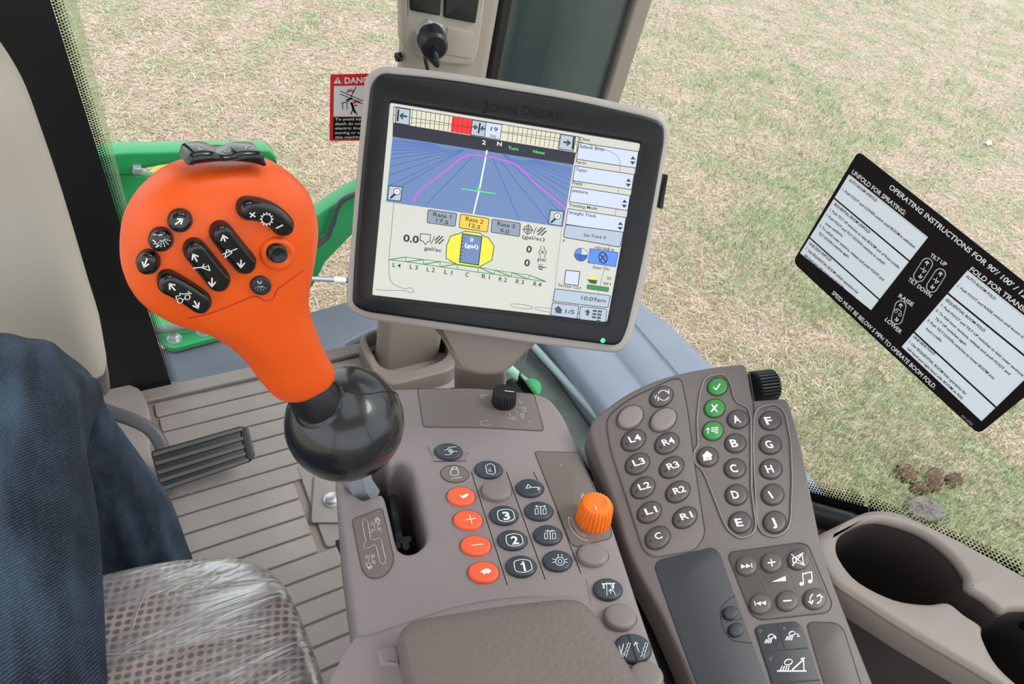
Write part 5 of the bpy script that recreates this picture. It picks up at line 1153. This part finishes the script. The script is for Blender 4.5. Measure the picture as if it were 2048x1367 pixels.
SS([(704, 208), (706, 216), (710, 224)], 4); SS([(704, 212), (714, 210)], 2); SS([(706, 218), (702, 228)], 2); SS([(710, 222), (714, 229)], 2); poly(mb, PWn, ell(703, 207, 2.5, 3, 0, 10), hp + .0003, STB)
for cx, cy in ((701, 184), (713, 206)):
    for k in range(7): a = math.radians(180 + k * 28); SS([(cx + 3 * math.cos(a), cy + 2 * math.sin(a)), (cx + 8 * math.cos(a), cy + 6 * math.sin(a))], 1.6, RED)
mb.build('sticker_print', dg, smooth=False)

# ================================================================== seat
PSt = Plane((0, .2, .455), (0, 0, 1))
seat = thing('operator_seat', 'patterned fabric seat cushion wrapped in clear plastic film', 'seat', (-.2, .05, 0))
so = catmull([(-420, 1330), (-200, 1245), (60, 1212), (210, 1189), (300, 1168), (380, 1154), (460, 1148), (510, 1156), (560, 1185), (592, 1235), (618, 1300), (642, 1370), (665, 1450), (700, 1600), (-300, 1750), (-560, 1500)], 4)
def cush(m, dz, k, mb_):
    cc_ = Vector((100, 1480)); rr = []
    for q, h in ((1.0, -.05), (1.0, -.02), (.99, -.006), (.965, .004), (.92, .010), (.82, .014), (.6, .017), (.3, .019)):
        rr.append(([tuple(cc_ + (Vector(v) - cc_) * q * k) for v in so], h + dz))
    dome(mb_, PSt, rr, m, base=-.12)
mb = MB(); cush(seat_fabric(), 0, 1.0, mb); mb.build('cushion', seat, ang=80)
mb = MB(); cush(film(), .004, 1.004, mb); o = mb.build('plastic_film', seat, ang=80); o['label'] = 'wrinkled clear plastic wrap'
mb = MB(); rr = random.Random(3)
CRE = mat('film_crease', (196, 184, 182), .25)
fb = BVHTree.FromObject(o, bpy.context.evaluated_depsgraph_get()); off = seat.location
for p, w_ in (([(543, 1206), (490, 1232), (440, 1262), (380, 1300), (300, 1345)], .0007), ([(305, 1167), (290, 1190), (276, 1220), (266, 1255)], .0007), ([(609, 1313), (560, 1318), (480, 1330), (351, 1341)], .0006), ([(215, 1308), (280, 1303), (400, 1288), (450, 1285), (520, 1288)], .0006), ([(440, 1152), (400, 1180), (350, 1215), (300, 1245)], .0005), ([(572, 1258), (520, 1272), (470, 1290)], .0006)):
    Q = []
    for q in catmull(p, 4, False):
        loc, nr, i, d = fb.ray_cast(CAM - off, ray(*q))
        if loc: Q.append(loc + off)
    mb = MB()
    if len(Q) > 2: tube(mb, Q, w_, CRE, n=6); mb.build('film_fold', o)
mb = MB(); box(mb, (-.38, -.12, .0), (.02, .26, .34), BLK); mb.build('seat_base', seat, smooth=False)

# ================================================================== person (only the right leg is in view)
per = thing('person', 'seated person in dark blue jeans, right thigh and knee in view', 'person', (-.12, .55, 0))
def leg():
    path = [(-.235, -.15, .575, .105), (-.225, .0, .572, .103), (-.205, .15, .568, .098), (-.190, .30, .570, .092), (-.178, .42, .580, .087), (-.170, .53, .585, .084), (-.162, .605, .558, .082), (-.152, .635, .49, .078), (-.136, .625, .39, .077), (-.112, .595, .28, .076), (-.097, .57, .18, .070), (-.090, .56, .10, .064)]
    P_ = catmull(path, 10, False); n = 72; V = []; Fc = []; prev = None
    for i, q in enumerate(P_):
        p = Vector(q[:3]); t_ = (Vector(P_[min(i + 1, len(P_) - 1)][:3]) - Vector(P_[max(i - 1, 0)][:3])).normalized()
        u = Vector((1, 0, 0)); u = (u - t_ * u.dot(t_)).normalized(); v = t_.cross(u)
        for k in range(n):
            a = 2 * math.pi * k / n; s_ = i / len(P_)
            fold = .0028 * math.sin(6 * a + 9 * s_ + 2 * math.sin(14 * s_)) * math.sin(3.1 * s_ + a) + .0020 * math.sin(11 * a - 16 * s_)
            kn = math.exp(-((s_ - .62) / .1) ** 2); fold += kn * .0045 * math.sin(46 * s_ + 2.5 * math.sin(a * 2)) * (.5 + .5 * math.cos(a))
            kn2 = math.exp(-((s_ - .85) / .15) ** 2); fold += kn2 * .0035 * math.sin(30 * s_ + 3 * math.sin(a + 1))
            V.append(p + (u * math.cos(a) + v * math.sin(a)) * (q[3] + fold))
    for i in range(len(P_) - 1):
        for k in range(n): Fc.append((i * n + k, i * n + (k + 1) % n, (i + 1) * n + (k + 1) % n, (i + 1) * n + k))
    Fc.append(tuple(range(n))[::-1]); Fc.append(tuple(range((len(P_) - 1) * n, len(P_) * n)))
    return V, Fc
mb = MB(); mb.add(*leg(), DENIM); o = mb.build('jeans', per, ang=80)
uvl = o.data.uv_layers.new(name='weave'); nL = 72; lm = o.data
for f_ in lm.polygons:
    cols = [lm.loops[li].vertex_index % nL for li in f_.loop_indices]; wrap = (0 in cols) and (nL - 1 in cols)
    for li in f_.loop_indices:
        vi = lm.loops[li].vertex_index; c_ = vi % nL
        if wrap and c_ == 0: c_ = nL
        uvl.data[li].uv = (c_ / nL * .52, (vi // nL) * .0095)
mb = MB()
ss = [(-.115, .49, .045, .03), (-.115, .50, .05, .04), (-.115, .55, .055, .048), (-.115, .62, .045, .045), (-.113, .70, .035, .047), (-.112, .75, .028, .04), (-.112, .775, .022, .02)]
tube(mb, [q[:3] for q in ss], [q[3] for q in ss], mat('brown_boot', (70, 50, 38), .6), n=20, flat=.9); 
for i, q in enumerate(mb.v):
    if q.z < 0.0005: q.z = .0005
mb.build('boot', per)

# ================================================================== outside the cab
def outp(name, label, cat, pl, px, z0, z1, bev, m, r=3, parent=None, loc=None):
    m_ = MB(); plate(m_, pl, rnd(px, r), z0, z1, bev, m); o = m_.build(name, parent)
    if parent is None: tag(o, label, cat)
    return o
mach = thing('chassis', 'dark machine chassis and steps below the cab floor', 'chassis', (.3, .8, -1.9))
mb = MB(); box(mb, (-.6, -.6, -.75), (.93, 1.6, -.55), CHAS); mb.build('underframe', mach, smooth=False)
mb = MB(); box(mb, (.90, -.4, -.56), (1.16, 1.6, -.44), CHAS); mb.build('step_box', mach, smooth=False)
mb = MB(); RL = Plane((0, 0, -.40), (0, 0, 1)); tube(mb, [RL.hit(1040, 660), RL.hit(1069, 694), RL.hit(1194, 831), RL.hit(1240, 890)], .013, mat('pale_rail', (150, 168, 172), .35), n=14); mb.build('step_rail', mach)
mb = MB()
for x, y_ in ((-.3, .2), (.75, .2), (-.3, 1.3), (.75, 1.3)): tube(mb, [(x, y_, -1.9), (x, y_, -.6)], .12, CHAS, n=20)
mb.build('axle_leg', mach)
mb = MB(); yf = [1.9, 1.7, 1.5, 1.354, 1.191, 1.05, .903, .70, .5, .3, -.1]; xo = [1.35, 1.45, 1.56, 1.639, 1.69, 1.705, 1.71, 1.715, 1.715, 1.715, 1.715]
sec = [(1.17, -.47), (1.175, -.37), (1.185, -.345), (1.20, -.338), (1.35, -.338), (1.356, -.345), (1.368, -.345), (1.374, -.338), (1.505, -.338), (1.511, -.345), (1.523, -.345), (1.529, -.338), (1.66, -.340), (1.695, -.352), (1.71, -.375), (1.715, -.44)]
V = []; 
def zc(y_): return -.30 * max(0, (y_ - 1.3)) ** 1.6 - .25 * max(0, .5 - y_) ** 1.5
for i, y_ in enumerate(yf):
    for (x, z) in sec:
        x = 1.17 + (x - 1.17) * (xo[i] - 1.17) / (1.715 - 1.17) if x > 1.53 else min(x, xo[i] - .02); V.append((x, y_, z + zc(y_)))
n = len(sec); Fc = [(i * n + k, i * n + k + 1, (i + 1) * n + k + 1, (i + 1) * n + k) for i in range(len(yf) - 1) for k in range(n - 1)]
mb.add(V, Fc, DECK); o = mb.build('fender', None, ang=50); tag(o, 'blue grey grooved wheel fender outside the right window', 'fender')
sol = o.modifiers.new('thickness', 'SOLIDIFY'); sol.thickness = .01
tyre = thing('wheel', 'dark rubber wheel under the grooved blue grey fender', 'wheel', (1.42, .8, G))
mb = MB(); lathe(mb, (1.25, .8, G + .72), (1, 0, 0), [(.40, 0), (.62, .0), (.70, .04), (.72, .1), (.72, .26), (.70, .32), (.62, .36), (.40, .36)], BLK, n=120, flute=.03, nf=30, fl=lambda k: 2 <= k <= 5); mb.build('tyre', tyre)
mb = MB(); lathe(mb, (1.3, .8, G + .72), (1, 0, 0), [(.1, 0), (.42, .02), (.42, .2), (.1, .22)], YEL, n=48); mb.build('rim', tyre)

PDk = Plane((0, 1.3, -.28), (0, 0, 1))
outp('front_deck', 'pale blue grey plastic deck panel in front of the windscreen', 'deck panel', PDk, [(270, 800), (300, 700), (455, 665), (560, 640), (700, 600), (800, 580), (800, 640), (740, 660), (690, 686), (690, 760), (340, 830)], -.03, 0, .008, DECK2)
outp('deck_shade', 'dark grey panel standing in for shade beside the pale deck panel', 'shade panel', Plane((0, 1.3, -.34), (0, 0, 1)), [(600, 700), (740, 652), (840, 630), (900, 720), (800, 800), (600, 800)], -.05, 0, .005, DECKD)  # dark plate painted in for the shaded part of the deck
PG = Plane((0, 1.7, 0), (0, -1, 0))
fr_ = thing('green_front_frame', 'green painted front frame arm seen past the orange handle', 'frame', PG.hit(560, 600))
for nm, px, m, z0, z1 in (('cross_beam', [(180, 314), (250, 306), (380, 303), (538, 301), (551, 312), (556, 330), (400, 318), (285, 338), (262, 350), (180, 352)], GREEN, -.06, 0), ('side_box', [(180, 351), (262, 350), (306, 356), (345, 362), (345, 440), (290, 470), (180, 440)], GREEN, -.05, -.015), ('link_beam', [(290, 380), (345, 362), (600, 470), (600, 545), (560, 545), (300, 440)], GREEN, -.055, -.01), ('frame_leg', [(435, 440), (485, 440), (565, 780), (525, 780)], GREEN, -.05, -.012), ('boom_arm', [(560, 470), (600, 450), (627, 437), (660, 414), (702, 388), (800, 330), (800, 420), (702, 472), (650, 526), (641, 545), (625, 574), (590, 600), (560, 560)], GREEN, -.06, 0)):
    m_ = MB(); plate(m_, PG, rnd(px, 4), z0, z1, .006, m); m_.build(nm, fr_)
m_ = MB(); plate(m_, PG, rnd([(346, 322), (372, 316), (330, 362), (288, 362)], 2), -.10, -.07, .003, YEL); m_.build('yellow_brace', fr_)
m_ = MB(); plate(m_, PG, [(268, 337), (284, 338), (284, 348), (266, 348)], -.01, .02, .003, GREY); m_.build('bracket', fr_)
mb = MB(); tube(mb, catmull([tuple(PG.hit(*q, .02)) for q in [(740, 380), (705, 390), (683, 402), (672, 422), (666, 447), (662, 456), (654, 474), (622, 498), (590, 510)]], 5, False), .0085, HOSE, n=12); tag(mb.build('hydraulic_hose'), 'dark hose lying along the green frame arm left of the display', 'hose')
mb = MB(); tube(mb, [PG.hit(590, 555, .1), PG.hit(668, 559, .1)], .008, GREY, n=14); tube(mb, [PG.hit(666, 559, .1), PG.hit(690, 560, .1)], .010, WHITE, n=14); tube(mb, [PG.hit(690, 560, .1), PG.hit(800, 575, .1)], .0095, mat('blue_sleeve', (70, 90, 150), .5), n=14)
tag(mb.build('hydraulic_rod'), 'silver rod with white and blue sleeve below the green arm', 'rod')
PBt = Plane((0, 1.4, -.255), (0, 0, 1))
bp = thing('bolted_green_bracket', 'green bolted bracket plate on the pale deck behind the handle', 'bracket', PBt.hit(390, 670))
m_ = MB(); plate(m_, PBt, rnd([(300, 560), (460, 590), (520, 640), (452, 668), (400, 682), (348, 696), (330, 690), (300, 660)], 6), -.02, 0, .004, GREEN); m_.build('plate', bp)
m_ = MB(); tube(m_, [PBt.hit(300, 662, .03), PBt.hit(420, 645, .03)], .012, mat('grey_green_tube', (118, 130, 124), .4), n=12); m_.build('cross_tube', bp)
for q in ((349, 678), (407, 664)):
    m_ = MB(); c = PBt.hit(*q, 0); lathe(m_, c, (0, 0, 1), [(.020, 0), (.020, .003), (.0125, .0035)], ZINC, n=28); lathe(m_, c + Vector((0, 0, .003)), (0, 0, 1), [(.0125, 0), (.0125, .011), (.010, .013)], ZINC, n=6); m_.build('hex_bolt', bp, ang=25)
# dark tank standing outside the corner glass
tk = thing('exhaust_shroud', 'tall dark green rounded shroud outside the corner window behind the display', 'shroud', (1.12, 1.64, -1.9))
mb = MB(); plate2(mb, pz, [rnd([(.94, 1.5), (.94, 1.85), (1.30, 1.85), (1.335, 1.62), (1.30, 1.48), (1.1, 1.44)], .05, 8)], .12, 2.2, .01, TANK); mb.build('shroud_body', tk, ang=60)
mb = MB(); plate2(mb, pz, [rnd([(1.29, 1.46), (1.29, 1.86), (1.375, 1.86), (1.385, 1.50)], .015)], .12, 2.2, .004, BEIGE2); mb.build('edge_flange', tk, ang=60)
mb = MB(); tube(mb, [(1.02, 1.64, .14), (1.02, 1.64, -1.9)], .03, TANK); mb.build('shroud_strut', tk)
for z in (.50, 1.0):
    mb = MB(); lathe(mb, (1.38, 1.55, z), (1, -.3, 0), [(.016, 0), (.016, .012), (.01, .015)], BLK, n=6); mb.build('flange_bolt', tk)
# green pipe fitting low outside the corner glass
mb = MB(); PJ = Plane((0, .9, -.1), (0, 0, 1)); tube(mb, [PJ.hit(1000, 700), PJ.hit(1015, 735), PJ.hit(1058, 772)], .014, mat('clear_green_tube', (150, 196, 168), .2), n=14); tag(mb.build('green_pipe'), 'pale green pipe outside the corner glass behind the black knob', 'pipe')
mb = MB(); PJ2 = Plane((0, .9, -.095), (0, 0, 1)); lathe(mb, PJ2.hit(1063, 776), (-.4, -.5, 1), [(.026, -.01), (.026, .006), (.014, .008), (.014, .014), (.006, .015)], GREEN, n=28); tag(mb.build('pipe_fitting'), 'green round fitting at the end of the pale green pipe', 'fitting')

# dried dung pats and leaves on the pasture
PGd = Plane((0, 0, G), (0, 0, 1))
def pat(px, a, b, rot, m, label):
    m_ = MB(); o_ = ell(*px, a * 1.18, b * 1.18, rot, 40); o_ = [(x + 3 * math.sin(i * 1.3) + 2 * math.sin(i * 2.9), y_ + 2.2 * math.sin(i * 1.7)) for i, (x, y_) in enumerate(o_)]
    cc_ = Vector(px); rings = [([tuple(cc_ + (Vector(v) - cc_) * k) for v in o_], h) for k, h in ((1, .012), (.93, .03), (.8, .036), (.6, .032), (.35, .04), (.12, .036))]
    dome(m_, PGd, rings, m, base=-.002)
    for v in m_.v: v.z += RNG.normal(0, .0018) if v.z > G + .01 else 0
    tag(m_.build('dung_pat', ang=80), label, 'dung pat', 'dried dung pats on the pasture')
pat((1811, 946), 19, 13, 30, DUNG, 'brown dried dung pat nearest the instruction sticker, leftmost of the cluster')
pat((1836, 976), 15, 9, 20, DUNG, 'flat brown dung pat in the middle of the cluster, above the grey one')
pat((1867, 960), 16, 20, 10, DUNG, 'tallest reddish brown dung pat in the middle of the cluster')
pat((1906, 961), 15, 11, -10, DUNG, 'small brown dung pat at the right end of the cluster')
pat((1850, 1020), 36, 19, 20, DUNGG, 'grey crusted dung pat, the lowest and largest of the cluster')
lv = [(1640, 645, 9), (1776, 758, 9), (1583, 662, 8), (1590, 815, 7), (1757, 830, 6), (1978, 285, 9), (1130, 500, 1)]
for k, (x, y_, r_) in enumerate(lv[:6]):
    m_ = MB(); o_ = [(x + (r_ if i % 2 else r_ * .45) * math.cos(i * math.pi / 5 + k), y_ + (r_ if i % 2 else r_ * .45) * .8 * math.sin(i * math.pi / 5 + k)) for i in range(10)]
    plate(m_, PGd, o_, .028, .034, .001, LEAF if k != 5 else WHITE)
    lab = ['tan star shaped leaf on the grass just below the left corner of the instruction sticker', 'tan leaf on the grass below the sticker edge, midway along it', 'pale leaf on the grass left of the tan star shaped leaf', 'small tan leaf on the grass above the right of the keypad wheel', 'tiny tan leaf on the grass below the middle of the instruction sticker', 'white scrap on the grass above the instruction sticker'][k]
    tag(m_.build('fallen_leaf' if k != 5 else 'paper_scrap'), lab, 'leaf' if k != 5 else 'scrap')
